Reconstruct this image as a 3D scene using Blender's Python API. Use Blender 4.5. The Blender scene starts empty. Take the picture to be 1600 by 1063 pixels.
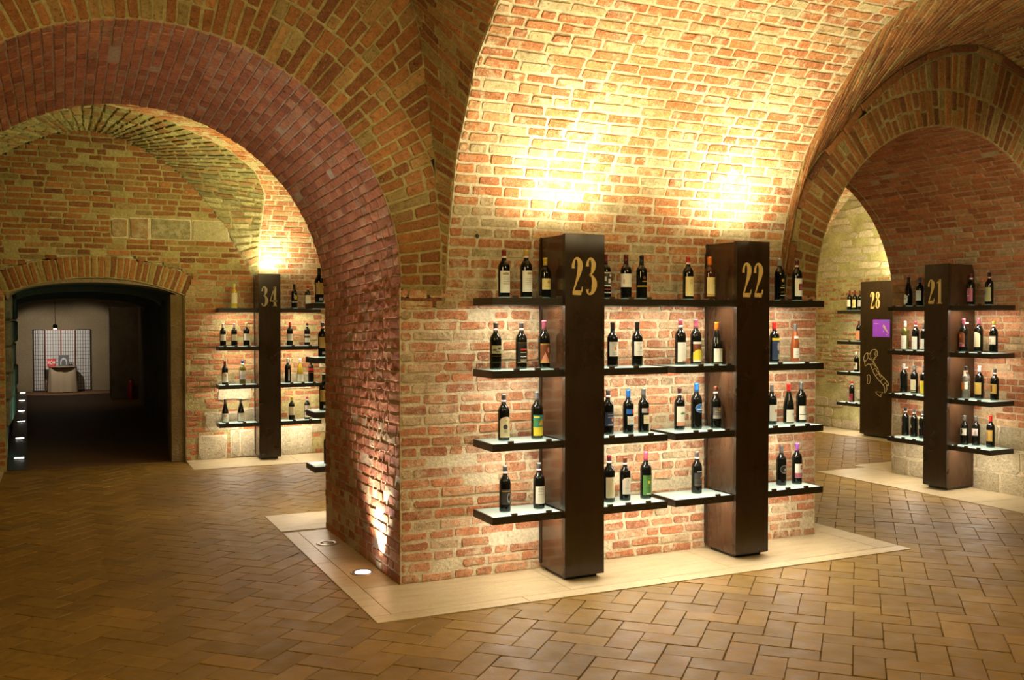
import bpy, math, random
from mathutils import Vector
from mathutils.bvhtree import BVHTree
random.seed(7)
R_ = random.random
def U(a, b): return a + (b - a) * random.random()
sc = bpy.context.scene
COL = sc.collection
# ------------------------------------------------------------------ camera, light, exposure
TH = math.radians(25.25); PITCH = math.atan(31.5 / 1505); CAMP = Vector((0, 0, 1.7))
cd = bpy.data.cameras.new('camera'); cam = bpy.data.objects.new('camera', cd); COL.objects.link(cam)
cam.location = CAMP; cam.rotation_euler = (math.pi / 2 - PITCH, 0, -TH)
cd.sensor_width = 36; cd.lens = 36 * 1505 / 1600; cd.clip_start = .05; cd.clip_end = 100
sc.camera = cam
sc.view_settings.view_transform = 'Standard'; sc.view_settings.look = 'None'
sc.view_settings.exposure = 1.0; sc.view_settings.gamma = 1.0
sc.view_settings.use_curve_mapping = False
w = bpy.data.worlds.new('world'); sc.world = w; w.use_nodes = True
w.node_tree.nodes['Background'].inputs[0].default_value = (.9, .62, .3, 1)
w.node_tree.nodes['Background'].inputs[1].default_value = .02
try:
    sc.cycles.use_denoising = True; sc.cycles.max_bounces = 6; sc.cycles.diffuse_bounces = 4
    sc.cycles.transmission_bounces = 4; sc.cycles.caustics_reflective = False; sc.cycles.caustics_refractive = False
    sc.cycles.sample_clamp_indirect = 4.0; sc.cycles.use_light_tree = True
except Exception: pass
WARM = (1.0, .85, .56); LED = (1.0, .86, .68); COOL = (.93, .95, 1.0)
def spot(name, loc, to, power, ang, col=WARM, blend=.9, r=.04):
    l = bpy.data.lights.new(name, 'SPOT'); l.energy = power; l.color = col; l.spot_size = math.radians(ang)
    l.spot_blend = blend; l.shadow_soft_size = r
    o = bpy.data.objects.new(name, l); COL.objects.link(o); o.location = loc
    o.rotation_euler = (Vector(to) - Vector(loc)).to_track_quat('-Z', 'Y').to_euler(); return o
def area(name, loc, to, power, sx, sy, col=WARM):
    l = bpy.data.lights.new(name, 'AREA'); l.shape = 'RECTANGLE'; l.size = sx; l.size_y = sy; l.energy = power; l.color = col
    o = bpy.data.objects.new(name, l); COL.objects.link(o); o.location = loc
    o.rotation_euler = (Vector(to) - Vector(loc)).to_track_quat('-Z', 'Y').to_euler(); return o
# uplights on top of the display pillars
for i, (x, y, z, tx, ty, tz, p) in enumerate([(3.10, 5.47, 2.29, 3.0, 5.62, 3.0, 92), (4.47, 5.47, 2.29, 4.42, 5.62, 3.0, 92),
        (2.32, 11.93, 2.27, 2.62, 12.15, 2.9, 62), (10.78, 10.28, 2.27, 11.0, 10.3, 3.0, 40)]):
    spot('uplight', (x, y, z), (tx, ty, tz), p, 165, WARM, 1.0, .24)
# added area lights, clear of the pillars, washing the vaults from below
area('vault_wash', (3.8, 4.6, 2.3), (3.8, 5.0, 4.3), 13, 1.8, .4, (1, .82, .42))
area('vault_wash_rear', (2.2, 10.3, 2.5), (.9, 11.0, 4.0), 20, .8, .2, (1, .84, .36))
area('vault_wash_east', (9.8, 9.9, 2.5), (10.9, 10.5, 3.4), 16, .3, .8, (1, .86, .45))
# unseen area fills added to lift the bays, standing for lamps out of view
area('bay_lamp_south', (3.6, 1.5, 3.1), (4.9, 5.6, 1.9), 32, 2.2, .8, (1, .76, .34))
area('bay_lamp_west', (-.6, 2.6, 2.9), (1.8, 6.8, 1.6), 26, .8, .8, (1, .70, .30))
area('bay_lamp_rear', (3.2, 9.3, 3.3), (1.2, 9.9, .0), 15, 1.6, .8, (1, .72, .33))
area('bay_lamp_east', (8.6, 9.7, 3.3), (8.8, 9.6, .0), 40, 1.2, .8, (1, .76, .38))
spot('passage_spot', (6.3, 3.2, 3.3), (8.2, 6.6, 1.6), 110, 60, (1, .80, .48), .8, .12)
spot('floor_uplight_beam', (1.865, 6.235, .02), (2.0, 6.2, .62), 75, 70, COOL, 1.0, .03)
spot('floor_uplight_glow', (1.80, 6.30, .03), (1.9, 6.7, 2.6), 55, 80, (1, .80, .70), 1.0, .04)
area('tunnel_lamp', (.3, 21.0, 2.0), (.3, 23.5, .0), 1.8, .4, .4, (1, .78, .5))  # small warm fill added for low ambient light in the tunnel
spot('screen_spot', (-.05, 23.75, 1.47), (.12, 25.4, .60), 30, 105, (1, .90, .78), .25, .01)
# ------------------------------------------------------------------ materials
MATS = {}
def nt(name):
    m = bpy.data.materials.new(name); m.use_nodes = True
    return m, m.node_tree, m.node_tree.nodes['Principled BSDF']
def flat(name, col, rough=.6, metal=0, emis=0, ecol=None, spec=.5, trans=0, coat=0, ior=None):
    if name in MATS: return MATS[name]
    m, t, b = nt(name)
    b.inputs['Base Color'].default_value = (*col, 1); b.inputs['Roughness'].default_value = rough
    b.inputs['Metallic'].default_value = metal; b.inputs['Specular IOR Level'].default_value = spec
    if trans: b.inputs['Transmission Weight'].default_value = trans
    if coat: b.inputs['Coat Weight'].default_value = coat
    if emis:
        b.inputs['Emission Color'].default_value = (*(ecol or col), 1); b.inputs['Emission Strength'].default_value = emis
    MATS[name] = m; return m
def noise(t, scale, detail=4, rough=.6, vec=None):
    n = t.nodes.new('ShaderNodeTexNoise'); n.inputs['Scale'].default_value = scale; n.inputs['Detail'].default_value = detail
    n.inputs['Roughness'].default_value = rough
    if vec is not None: t.links.new(vec, n.inputs['Vector'])
    return n
def ramp(t, fac, stops):
    r = t.nodes.new('ShaderNodeValToRGB'); t.links.new(fac, r.inputs[0]); e = r.color_ramp.elements
    while len(e) < len(stops): e.new(.5)
    for k, (p, c) in enumerate(stops):
        e[k].position = p; e[k].color = (*c, 1) if isinstance(c, tuple) else (c, c, c, 1)
    return r
def mix(t, kind, fac, a, b):
    m = t.nodes.new('ShaderNodeMix'); m.data_type = 'RGBA'; m.blend_type = kind
    if isinstance(fac, float): m.inputs[0].default_value = fac
    else: t.links.new(fac, m.inputs[0])
    for k, v in ((6, a), (7, b)):
        if isinstance(v, tuple): m.inputs[k].default_value = (*v, 1)
        else: t.links.new(v, m.inputs[k])
    return m.outputs[2]
def bump(t, b, h, strength, dist):
    n = t.nodes.new('ShaderNodeBump'); n.inputs['Strength'].default_value = strength; n.inputs['Distance'].default_value = dist
    t.links.new(h, n.inputs['Height']); t.links.new(n.outputs[0], b.inputs['Normal'])
def pos(t): return t.nodes.new('ShaderNodeNewGeometry').outputs['Position']
def brick_mat(name, mort, smear=.46, bs=.85, rough=.92, spec=.2):
    m, t, b = nt(name); P = pos(t)
    at = t.nodes.new('ShaderNodeAttribute'); at.attribute_name = 'tint'
    n1 = noise(t, 26, 5, .65, P); c = mix(t, 'MULTIPLY', 1.0, at.outputs['Color'], ramp(t, n1.outputs[0], [(.25, .62), (.72, 1.25)]).outputs[0])
    n2 = noise(t, 8.5, 9, .78, P); f = ramp(t, n2.outputs[0], [(smear + .05, 0.0), (smear + .20, .9)])
    c = mix(t, 'MIX', f.outputs[0], c, mort)
    n5 = noise(t, 90, 3, .6, P); c = mix(t, 'MIX', ramp(t, n5.outputs[0], [(.56, 0.0), (.68, .55)]).outputs[0], c, mort)
    n6 = noise(t, 70, 2, .5, P); c = mix(t, 'MULTIPLY', 1.0, c, ramp(t, n6.outputs[0], [(.30, .55), (.42, 1.0)]).outputs[0]); t.links.new(c, b.inputs['Base Color'])
    b.inputs['Roughness'].default_value = rough; b.inputs['Specular IOR Level'].default_value = spec
    n3 = noise(t, 42, 8, .75, P); bump(t, b, n3.outputs[0], bs, .020); return m
def mortar_mat(name, c0, c1, scale=5):
    m, t, b = nt(name); P = pos(t)
    n1 = noise(t, scale, 6, .65, P); r = ramp(t, n1.outputs[0], [(.3, c0), (.7, c1)])
    n2 = noise(t, 45, 4, .6, P); c = mix(t, 'MULTIPLY', .8, r.outputs[0], ramp(t, n2.outputs[0], [(.25, .6), (.7, 1.15)]).outputs[0])
    t.links.new(c, b.inputs['Base Color']); b.inputs['Roughness'].default_value = .95; b.inputs['Specular IOR Level'].default_value = .15
    n3 = noise(t, 38, 6, .75, P); bump(t, b, n3.outputs[0], .9, .02); return m
MORT = (.74, .64, .42)
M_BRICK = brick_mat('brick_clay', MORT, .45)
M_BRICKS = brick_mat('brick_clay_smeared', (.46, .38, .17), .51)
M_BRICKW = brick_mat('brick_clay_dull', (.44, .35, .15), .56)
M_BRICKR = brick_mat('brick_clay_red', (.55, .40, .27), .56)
M_STONE = brick_mat('rubble_stone', (.52, .45, .28), .40, 1.0)
M_MORT = mortar_mat('lime_mortar', (.66, .56, .36), (.84, .76, .54))
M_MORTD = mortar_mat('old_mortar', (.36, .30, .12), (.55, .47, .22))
M_MORTP = mortar_mat('fine_mortar', (.55, .42, .26), (.62, .50, .33))
M_ROUGH = mortar_mat('rough_render', (.34, .30, .12), (.60, .56, .28), 3)
M_PLAST = mortar_mat('tunnel_plaster', (.30, .23, .13), (.36, .28, .17), 2)
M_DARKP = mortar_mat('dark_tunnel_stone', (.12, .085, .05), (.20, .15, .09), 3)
def floor_mat():
    m, t, b = nt('terracotta_floor'); P = pos(t)
    at = t.nodes.new('ShaderNodeAttribute'); at.attribute_name = 'tint'
    n1 = noise(t, 18, 5, .6, P); c = mix(t, 'MULTIPLY', 1.0, at.outputs['Color'], ramp(t, n1.outputs[0], [(.25, .75), (.75, 1.2)]).outputs[0])
    n4 = noise(t, 1.3, 3, .5, P); c = mix(t, 'MULTIPLY', .8, c, ramp(t, n4.outputs[0], [(.3, .78), (.7, 1.15)]).outputs[0])
    t.links.new(c, b.inputs['Base Color'])
    n2 = noise(t, 9, 5, .6, P); t.links.new(ramp(t, n2.outputs[0], [(.3, .38), (.7, .66)]).outputs[0], b.inputs['Roughness'])
    b.inputs['Specular IOR Level'].default_value = .28
    n3 = noise(t, 22, 4, .6, P); bump(t, b, n3.outputs[0], .28, .008); return m
M_FLOOR = floor_mat()
M_GROUT = mortar_mat('floor_joint', (.19, .115, .022), (.26, .165, .04))
def trav_mat():
    m, t, b = nt('travertine'); P = pos(t)
    mp = t.nodes.new('ShaderNodeMapping'); mp.inputs['Scale'].default_value = (.6, 3, 1); t.links.new(P, mp.inputs[0])
    n1 = noise(t, 5, 8, .7, mp.outputs[0]); r = ramp(t, n1.outputs[0], [(.3, (.42, .335, .185)), (.5, (.52, .43, .26)), (.72, (.58, .49, .32))])
    n2 = noise(t, 60, 3, .6, P); c = mix(t, 'MULTIPLY', .4, r.outputs[0], ramp(t, n2.outputs[0], [(.3, .7), (.6, 1.0)]).outputs[0])
    t.links.new(c, b.inputs['Base Color']); b.inputs['Roughness'].default_value = .38
    bump(t, b, n1.outputs[0], .15, .004); return m
M_TRAV = trav_mat()
def wood_mat(name, c0, c1, rough, coat=0.0):
    m, t, b = nt(name); P = pos(t)
    mp = t.nodes.new('ShaderNodeMapping'); mp.inputs['Scale'].default_value = (6, 6, .9); t.links.new(P, mp.inputs[0])
    n1 = noise(t, 3.5, 8, .7, mp.outputs[0]); r = ramp(t, n1.outputs[0], [(.3, c0), (.7, c1)])
    t.links.new(r.outputs[0], b.inputs['Base Color']); n2 = noise(t, 4, 4, .6, P)
    t.links.new(ramp(t, n2.outputs[0], [(.3, rough * .75), (.7, rough * 1.3)]).outputs[0], b.inputs['Roughness'])
    b.inputs['Coat Weight'].default_value = coat; b.inputs['Coat Roughness'].default_value = .15; return m
M_PANEL = wood_mat('dark_steel_panel', (.016, .009, .004), (.034, .018, .008), .30, .15)
M_SIDE = wood_mat('bronze_side_panel', (.042, .019, .008), (.062, .029, .013), .20, .2)
M_FRAME = flat('shelf_frame_black', (.022, .018, .010), .42)
M_TAG = flat('tag_brown', (.055, .028, .014), .5)
M_STRIP = flat('led_strip', (1, .95, .8), .5, emis=48, ecol=LED)
def glow_mat():
    m, t, b = nt('frosted_glass_lit'); tc = t.nodes.new('ShaderNodeTexCoord'); sp = t.nodes.new('ShaderNodeSeparateXYZ')
    t.links.new(tc.outputs['Generated'], sp.inputs[0]); r = ramp(t, sp.outputs[1], [(0, 1.0), (.22, .46), (1, .20)])
    b.inputs['Base Color'].default_value = (.42, .50, .42, 1); b.inputs['Roughness'].default_value = .18
    b.inputs['Emission Color'].default_value = (.78, 1.0, .80, 1); mm = t.nodes.new('ShaderNodeMath'); mm.operation = 'MULTIPLY'
    t.links.new(r.outputs[0], mm.inputs[0]); mm.inputs[1].default_value = .60; t.links.new(mm.outputs[0], b.inputs['Emission Strength']); return m
M_GLOW = glow_mat()
M_GOLD = flat('gold_numeral', (.72, .54, .22), .42, emis=0)
M_GOLDD = flat('dull_grey_numeral', (.42, .38, .24), .5)
# ------------------------------------------------------------------ mesh helpers
def link(name, me, mat, parent=None, loc=None, kind=None):
    o = bpy.data.objects.new(name, me)
    if mat is not None:
        for m in (mat if isinstance(mat, (list, tuple)) else [mat]): me.materials.append(m)
    COL.objects.link(o)
    if loc is not None: o.location = loc
    if parent is not None: o.parent = parent
    if kind: o['kind'] = kind
    return o
def mk(name, V, F, mat, parent=None, loc=None, kind=None, smooth=False, mi=None):
    me = bpy.data.meshes.new(name); me.from_pydata(V, [], F)
    if smooth: me.polygons.foreach_set('use_smooth', [True] * len(me.polygons))
    if mi: me.polygons.foreach_set('material_index', mi)
    me.update(); return link(name, me, mat, parent, loc, kind)
def tag(o, label, cat, group=None, kind=None):
    o['label'] = label; o['category'] = cat
    if group: o['group'] = group
    if kind: o['kind'] = kind
    return o
def struct(o, label=None):
    o['kind'] = 'structure'
    if label: o['label'] = label
    return o
def empty(name, loc, rz=0):
    o = bpy.data.objects.new(name, None); COL.objects.link(o); o.location = loc; o.rotation_euler = (0, 0, rz); o.empty_display_size = .1; return o
class MB:
    def __init__(s): s.V = []; s.F = []; s.M = []
    def box(s, x0, x1, y0, y1, z0, z1, b=0.0, m=0):
        n = len(s.V)
        if b <= 0:
            s.V += [(x, y, z) for z in (z0, z1) for y in (y0, y1) for x in (x0, x1)]
            f = [(0, 2, 3, 1), (4, 5, 7, 6), (0, 1, 5, 4), (2, 6, 7, 3), (0, 4, 6, 2), (1, 3, 7, 5)]
        else:
            P = []
            for (zz, ins) in ((z0, b), (z0 + b, 0), (z1 - b, 0), (z1, b)):
                xa, xb, ya, yb = x0 + ins, x1 - ins, y0 + ins, y1 - ins
                if ins: P.append([(xa, ya, zz), (xb, ya, zz), (xb, yb, zz), (xa, yb, zz)])
                else: P.append([(xa, ya, zz), (xb, ya, zz), (xb, yb, zz), (xa, yb, zz)])
            s.V += [p for r in P for p in r]; f = [(3, 2, 1, 0), (12, 13, 14, 15)]
            for k in range(3):
                for j in range(4): f.append((k * 4 + j, k * 4 + (j + 1) % 4, k * 4 + 4 + (j + 1) % 4, k * 4 + 4 + j))
        s.F += [tuple(n + i for i in q) for q in f]; s.M += [m] * len(f); return s
    def poly(s, V, F, m=0):
        n = len(s.V); s.V += [tuple(v) for v in V]; s.F += [tuple(n + i for i in q) for q in F]; s.M += [m] * len(F); return s
    def tube(s, pts, r, n=8, m=0):
        b0 = len(s.V); k = len(pts); P = [Vector(p) for p in pts]
        for i, p in enumerate(P):
            d = (P[min(i + 1, k - 1)] - P[max(i - 1, 0)]).normalized(); a = d.orthogonal().normalized(); c = d.cross(a)
            rr = r[i] if isinstance(r, (list, tuple)) else r
            for j in range(n):
                t = 2 * math.pi * j / n; s.V.append(tuple(p + a * math.cos(t) * rr + c * math.sin(t) * rr))
        for i in range(k - 1):
            for j in range(n):
                s.F.append((b0 + i * n + j, b0 + i * n + (j + 1) % n, b0 + i * n + n + (j + 1) % n, b0 + i * n + n + j)); s.M.append(m)
        s.F.append(tuple(b0 + j for j in range(n))[::-1]); s.F.append(tuple(b0 + (k - 1) * n + j for j in range(n))); s.M += [m, m]; return s
    def lathe(s, prof, n=24, m=0, c=(0, 0)):
        b0 = len(s.V)
        for (r, z) in prof:
            for j in range(n):
                t = 2 * math.pi * j / n; s.V.append((c[0] + r * math.cos(t), c[1] + r * math.sin(t), z))
        for i in range(len(prof) - 1):
            for j in range(n):
                s.F.append((b0 + i * n + j, b0 + i * n + (j + 1) % n, b0 + i * n + n + (j + 1) % n, b0 + i * n + n + j)); s.M.append(m)
        s.F.append(tuple(b0 + j for j in range(n))[::-1]); e = b0 + (len(prof) - 1) * n; s.F.append(tuple(e + j for j in range(n))); s.M += [m, m]; return s
    def build(s, name, mat, parent=None, loc=None, kind=None, smooth=False):
        return mk(name, s.V, s.F, mat, parent, loc, kind, smooth, s.M if isinstance(mat, (list, tuple)) and len(mat) > 1 else None)
# ------------------------------------------------------------------ masonry
PAL = {
 'wall': [(.60, .25, .12), (.56, .22, .10), (.63, .32, .17), (.57, .24, .115), (.62, .36, .21), (.46, .19, .10), (.57, .42, .25), (.61, .29, .145)],
 'vault': [(.58, .24, .09), (.54, .21, .08), (.60, .29, .12), (.50, .19, .075), (.60, .33, .15), (.46, .18, .08), (.56, .39, .20), (.58, .25, .10), (.57, .47, .26), (.55, .22, .09)],
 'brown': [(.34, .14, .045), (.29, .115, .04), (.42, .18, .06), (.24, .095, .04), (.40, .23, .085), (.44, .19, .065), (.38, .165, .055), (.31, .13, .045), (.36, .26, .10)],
 'red': [(.54, .21, .095), (.50, .19, .085), (.57, .24, .11), (.44, .165, .075), (.55, .28, .14)],
 'mixed': [(.50, .19, .08), (.46, .17, .075), (.55, .27, .13), (.48, .20, .085), (.52, .36, .19), (.40, .15, .07)],
 'yellow': [(.52, .45, .20), (.46, .42, .18), (.50, .34, .14), (.40, .24, .10), (.56, .52, .26), (.36, .34, .16)],
 'stone': [(.60, .51, .34), (.54, .46, .31), (.64, .56, .38), (.50, .43, .29)],
}
STRUCTS = []; SHELL_V = []; SHELL_F = []
def shell_add(V, F):
    n = len(SHELL_V); SHELL_V.extend(V); SHELL_F.extend([tuple(n + i for i in f) for f in F])
def poly_eval(P, s):
    s = min(max(s, 0), 1) * (len(P) - 1); i = min(int(s), len(P) - 2); f = s - i
    return P[i] * (1 - f) + P[i + 1] * f
def brick_geo(q, n, proud, jit, ch):
    """irregular chamfered block over the quad q (4 corners, counter-clockwise), standing proud along n; 50 triangles"""
    c = (q[0] + q[1] + q[2] + q[3]) / 4; eu = ((q[1] - q[0]) + (q[2] - q[3])).normalized(); ev = ((q[3] - q[0]) + (q[2] - q[1])).normalized()
    out = []
    for k in range(4):
        a, b, d = q[k], q[(k + 1) % 4], q[(k - 1) % 4]
        h = min((b - a).length, (d - a).length) * .45
        c1, c2 = min(U(.3, 1.6) * ch, h), min(U(.3, 1.6) * ch, h)
        out.append(a + (d - a).normalized() * c1); out.append(a + (b - a).normalized() * c2)
        if k in (0, 2): out.append((a + b) / 2)
    out = [p + eu * U(-jit, jit) + ev * U(-jit, jit) for p in out]
    m = len(out); V = [c + n * (proud + U(-.002, .003))]; tl = U(-.05, .05); tv = U(-.08, .08)
    for p in out:
        d = p - c; V.append(c + d - d.normalized() * .004 + n * (proud + tl * d.dot(eu) * .3 + tv * d.dot(ev) * .4 + U(-.0012, .0012)))
    for p in out: V.append(p + n * (proud - .006))
    for p in out: V.append(p - n * .014)
    F = [(0, 1 + i, 1 + (i + 1) % m) for i in range(m)]
    for r in range(2):
        o = 1 + r * m
        for i in range(m): F.append((o + i, o + m + i, o + m + (i + 1) % m, o + (i + 1) % m))
    return c, V, F
class Masonry:
    def __init__(s, name, label, mort, brickmat, ref, pal, piece='brick', **k):
        s.name, s.label, s.mort, s.bm, s.ref, s.pal, s.piece = name, label, mort, brickmat, Vector(ref), PAL[pal], piece
        s.B = []; s.SV = []; s.SF = []; s.kw = dict(joint=.013, proud=.005, jit=.003, ch=.007, lens=(.245, .25, .12, .2, .155, .23)); s.kw.update(k); STRUCTS.append(s)
    def normal(s, q):
        n = (q[1] - q[0] + q[2] - q[3]).cross(q[3] - q[0] + q[2] - q[1])
        if n.length < 1e-9: return None
        n.normalize(); c = (q[0] + q[1] + q[2] + q[3]) / 4
        return n if n.dot(s.ref - c) > 0 else -n
    def row(s, Bt, Tp, bricks=True, pal=None, lens=None, mat=0, nseg=None, skip=0.0, **ov):
        Bt = [Vector(p) for p in Bt]; Tp = [Vector(p) for p in Tp]; kw = dict(s.kw); kw.update(ov)
        L = sum((Bt[i + 1] - Bt[i]).length + (Tp[i + 1] - Tp[i]).length for i in range(len(Bt) - 1)) / 2
        if L < .02: return
        b0 = len(s.SV); ns = nseg or (len(Bt) - 1)
        for i in range(ns + 1):
            for P in (Bt, Tp): s.SV.append(poly_eval(P, i / ns))
        for i in range(ns): s.SF.append((b0 + 2 * i, b0 + 2 * i + 2, b0 + 2 * i + 3, b0 + 2 * i + 1))
        if not bricks: return
        lens = lens or kw['lens']; pal = PAL[pal] if pal else s.pal
        cuts = [0.0]; x = U(.04, .25) if L > .5 else 0
        if x: cuts.append(min(x, L))
        while cuts[-1] < L - 1e-6:
            nx = cuts[-1] + random.choice(lens) * U(.88, 1.12)
            if L - nx < .06: nx = L
            cuts.append(min(nx, L))
        j = kw['joint'] / 2
        for a, b in zip(cuts, cuts[1:]):
            if b - a < .03 or R_() < skip: continue
            fa, fb = (a + j * U(.6, 1.5)) / L, (b - j * U(.6, 1.5)) / L
            q = [poly_eval(Bt, fa), poly_eval(Bt, fb), poly_eval(Tp, fb), poly_eval(Tp, fa)]
            dv = (q[3] - q[0] + q[2] - q[1]) / 2; h = dv.length
            if h < .02: continue
            dv /= h; ja, jb = j * U(.6, 1.4), j * U(.6, 1.4)
            q = [q[0] + dv * ja, q[1] + dv * ja * U(.8, 1.2), q[2] - dv * jb, q[3] - dv * jb * U(.8, 1.2)]
            n = s.normal(q)
            if n is None: continue
            s.B.append((q, n, kw['proud'] + U(-.002, .004), kw['jit'], kw['ch'], random.choice(pal), U(.82, 1.12), mat))
    def shell_quad(s, pts, nu=1, nv=1):
        a, b, c, d = [Vector(p) for p in pts]; b0 = len(s.SV)
        for i in range(nu + 1):
            for k in range(nv + 1):
                u, v = i / nu, k / nv; s.SV.append((a * (1 - u) + b * u) * (1 - v) + (d * (1 - u) + c * u) * v)
        for i in range(nu):
            for k in range(nv):
                p = b0 + i * (nv + 1) + k; s.SF.append((p, p + nv + 1, p + nv + 2, p + 1))
        return s
    def close(s):
        F = []
        for f in s.SF:
            v = [s.SV[i] for i in f]; n = (v[1] - v[0] + v[2] - v[3]).cross(v[3] - v[0] + v[2] - v[1]); c = sum(v, Vector()) / 4
            F.append(f if n.dot(s.ref - c) > 0 else f[::-1])
        s.SF = F; shell_add(s.SV, F)
        s.obj = mk(s.name, s.SV, F, s.mort); struct(s.obj, s.label)
def tinted(me, cols):
    a = me.color_attributes.new('tint', 'FLOAT_COLOR', 'POINT'); a.data.foreach_set('color', [x for c in cols for x in (c[0], c[1], c[2], 1)])
FW = Vector((math.sin(TH) * math.cos(PITCH), math.cos(TH) * math.cos(PITCH), -math.sin(PITCH))); RT = Vector((math.cos(TH), -math.sin(TH), 0)); UPV = RT.cross(FW)
def emit_bricks(s, bvh, limit=300):
    sc_ = []
    for i, b in enumerate(s.B):
        q, n = b[0], b[1]; c = (q[0] + q[1] + q[2] + q[3]) / 4; d = c - CAMP; dep = d.dot(FW); v = 0
        if dep > .3:
            px = 800 + 1505 * d.dot(RT) / dep; py = 531.5 - 1505 * d.dot(UPV) / dep
            if -15 < px < 1615 and -15 < py < 1078:
                L = d.length; ar = (q[1] - q[0]).length * (q[3] - q[0]).length * abs(d.normalized().dot(n)) / (dep * dep)
                tgt = c + n * .03; hit = bvh.ray_cast(CAMP, (tgt - CAMP).normalized(), (tgt - CAMP).length - .02)
                if hit[0] is None: v = ar
        sc_.append((v, i))
    top = set(i for v, i in sorted(sc_, reverse=True)[:limit] if v > 0)
    V, F, C = [], [], []
    for i, (q, n, pr, jit, ch, col, br, mat) in enumerate(s.B):
        c, v, f = brick_geo(q, n, pr, jit, ch); col = (col[0] * br, col[1] * br, col[2] * br)
        if i in top:
            me = bpy.data.meshes.new(s.piece); me.from_pydata([p - c for p in v], [], f); tinted(me, [col] * len(v)); me.update()
            link(s.piece, me, s.bm, s.obj, c)
        else:
            k = len(V); V += v; F += [tuple(k + a for a in t) for t in f]; C += [col] * len(v)
    if V:
        me = bpy.data.meshes.new(s.piece); me.from_pydata(V, [], F); tinted(me, C); me.update(); link(s.piece, me, s.bm, s.obj, kind='stuff')
P5 = 5.84; H_ = .068
def barY(z): return 3.44 + math.sqrt(max(0, 2.4 ** 2 - max(0, z - 1.9) ** 2)) if z > 1.9 else P5
def interp(T, x):
    if x <= T[0][0]: return T[0][1]
    for a, b in zip(T, T[1:]):
        if x <= b[0]: return a[1] + (b[1] - a[1]) * (x - a[0]) / (b[0] - a[0] + 1e-9)
    return T[-1][1]
# left penetration: (crease x,z) on the wall plane, (groin x,z) on the main barrel
LP = [((2.25, 1.78), (2.275, 1.80)), ((2.25, 2.2), (2.29, 2.18)), ((2.21, 2.6), (2.30, 2.53)), ((2.19, 2.87), (2.295, 2.75)), ((2.16, 3.13), (2.31, 2.93)),
      ((2.11, 3.51), (2.315, 3.12)), ((2.06, 3.72), (2.31, 3.25)), ((1.9, 3.95), (2.34, 3.45)), ((1.6, 4.15), (2.36, 3.65)), ((1.2, 4.28), (2.3, 3.9)), ((.8, 4.34), (1.9, 4.1)), ((.5, 4.36), (.5, 4.3))]
RP = [((5.06, 1.9), (5.02, 1.95)), ((5.08, 2.12), (5.04, 2.5)), ((5.12, 2.29), (5.07, 2.95)), ((5.15, 2.515), (5.12, 3.27)), ((5.22, 2.73), (5.16, 3.5)), ((5.4, 2.98), (5.185, 3.7)), ((5.61, 3.18), (5.25, 3.83)), ((5.83, 3.44), (5.4, 3.93)), ((6.19, 3.72), (5.7, 4.03)), ((6.53, 3.91), (6.1, 4.13)), ((6.85, 4.02), (6.6, 4.22)), ((7.15, 4.07), (7.15, 4.3))]
GL = [(g[1], g[0]) for c, g in LP]; GR = [(g[1], g[0]) for c, g in RP]
# ---- pier wall (front face) and main barrel vault
A = Masonry('wall_front', 'brick pier wall behind the numbered wine stands', M_MORT, M_BRICK, (3.5, 2, 1.7), 'wall')
z = 0.0; k = 0
while z < 1.9 - 1e-6:
    z1 = z + 1.9 / 28
    xl = 1.965
    xr = 5.40 if z < 1.86 else 5.07
    wv = [U(-.004, .004) for _ in range(9)]
    A.row([(xl + (xr - xl) * i / 8, P5, z) for i in range(9)], [(xl + (xr - xl) * i / 8, P5, z1) for i in range(9)], joint=.018 if z < .5 else .015, jit=.0045, ch=.010, skip=.16 if z < .4 else (.06 if z < .9 else .02), pal='wall')
    z = z1
A.close()
V1 = Masonry('ceiling_main', 'brick barrel vault over the numbered wine stands', M_MORT, M_BRICK, (3.5, 2, 1.7), 'vault')
nrow = 110; th = 0.0; dth = H_ / 2.4
while th < math.pi - 1e-6:
    t1 = min(th + dth, math.pi); za, zb = 1.9 + 2.4 * math.sin(th), 1.9 + 2.4 * math.sin(t1); ya, yb = 3.44 + 2.4 * math.cos(th), 3.44 + 2.4 * math.cos(t1)
    if th < math.pi / 2 - .02:
        xa, xb, xc, xd = interp(GL, za), interp(GL, zb), interp(GR, zb), interp(GR, za)
        V1.row([(xa + (xd - xa) * i / 8, ya, za) for i in range(9)], [(xb + (xc - xb) * i / 8, yb, zb) for i in range(9)], bricks=zb < 4.0, joint=.016, jit=.0035, ch=.008)
        # beyond the mirrored groins
        xe = 14.3 - xd; V1.row([(xe, ya, za), (12.5, ya, za)], [(14.3 - xc, yb, zb), (12.5, yb, zb)], bricks=False)
        xe = 1.0 - xa; V1.row([(-4.5, ya, za), (xe, ya, za)], [(-4.5, yb, zb), (1.0 - xb, yb, zb)], bricks=False)
    elif zb > 3.5:
        V1.row([(-4.5, ya, za), (12.5, ya, za)], [(-4.5, yb, zb), (12.5, yb, zb)], bricks=False)
    else:   # opening of the south bay, where the photographer stands
        for q0, q1 in ((-4.5, -1.5), (2.4, 12.5)): V1.row([(q0, ya, za), (q1, ya, za)], [(q0, yb, zb), (q1, yb, zb)], bricks=False)
    th = t1
V1.close()
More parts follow.
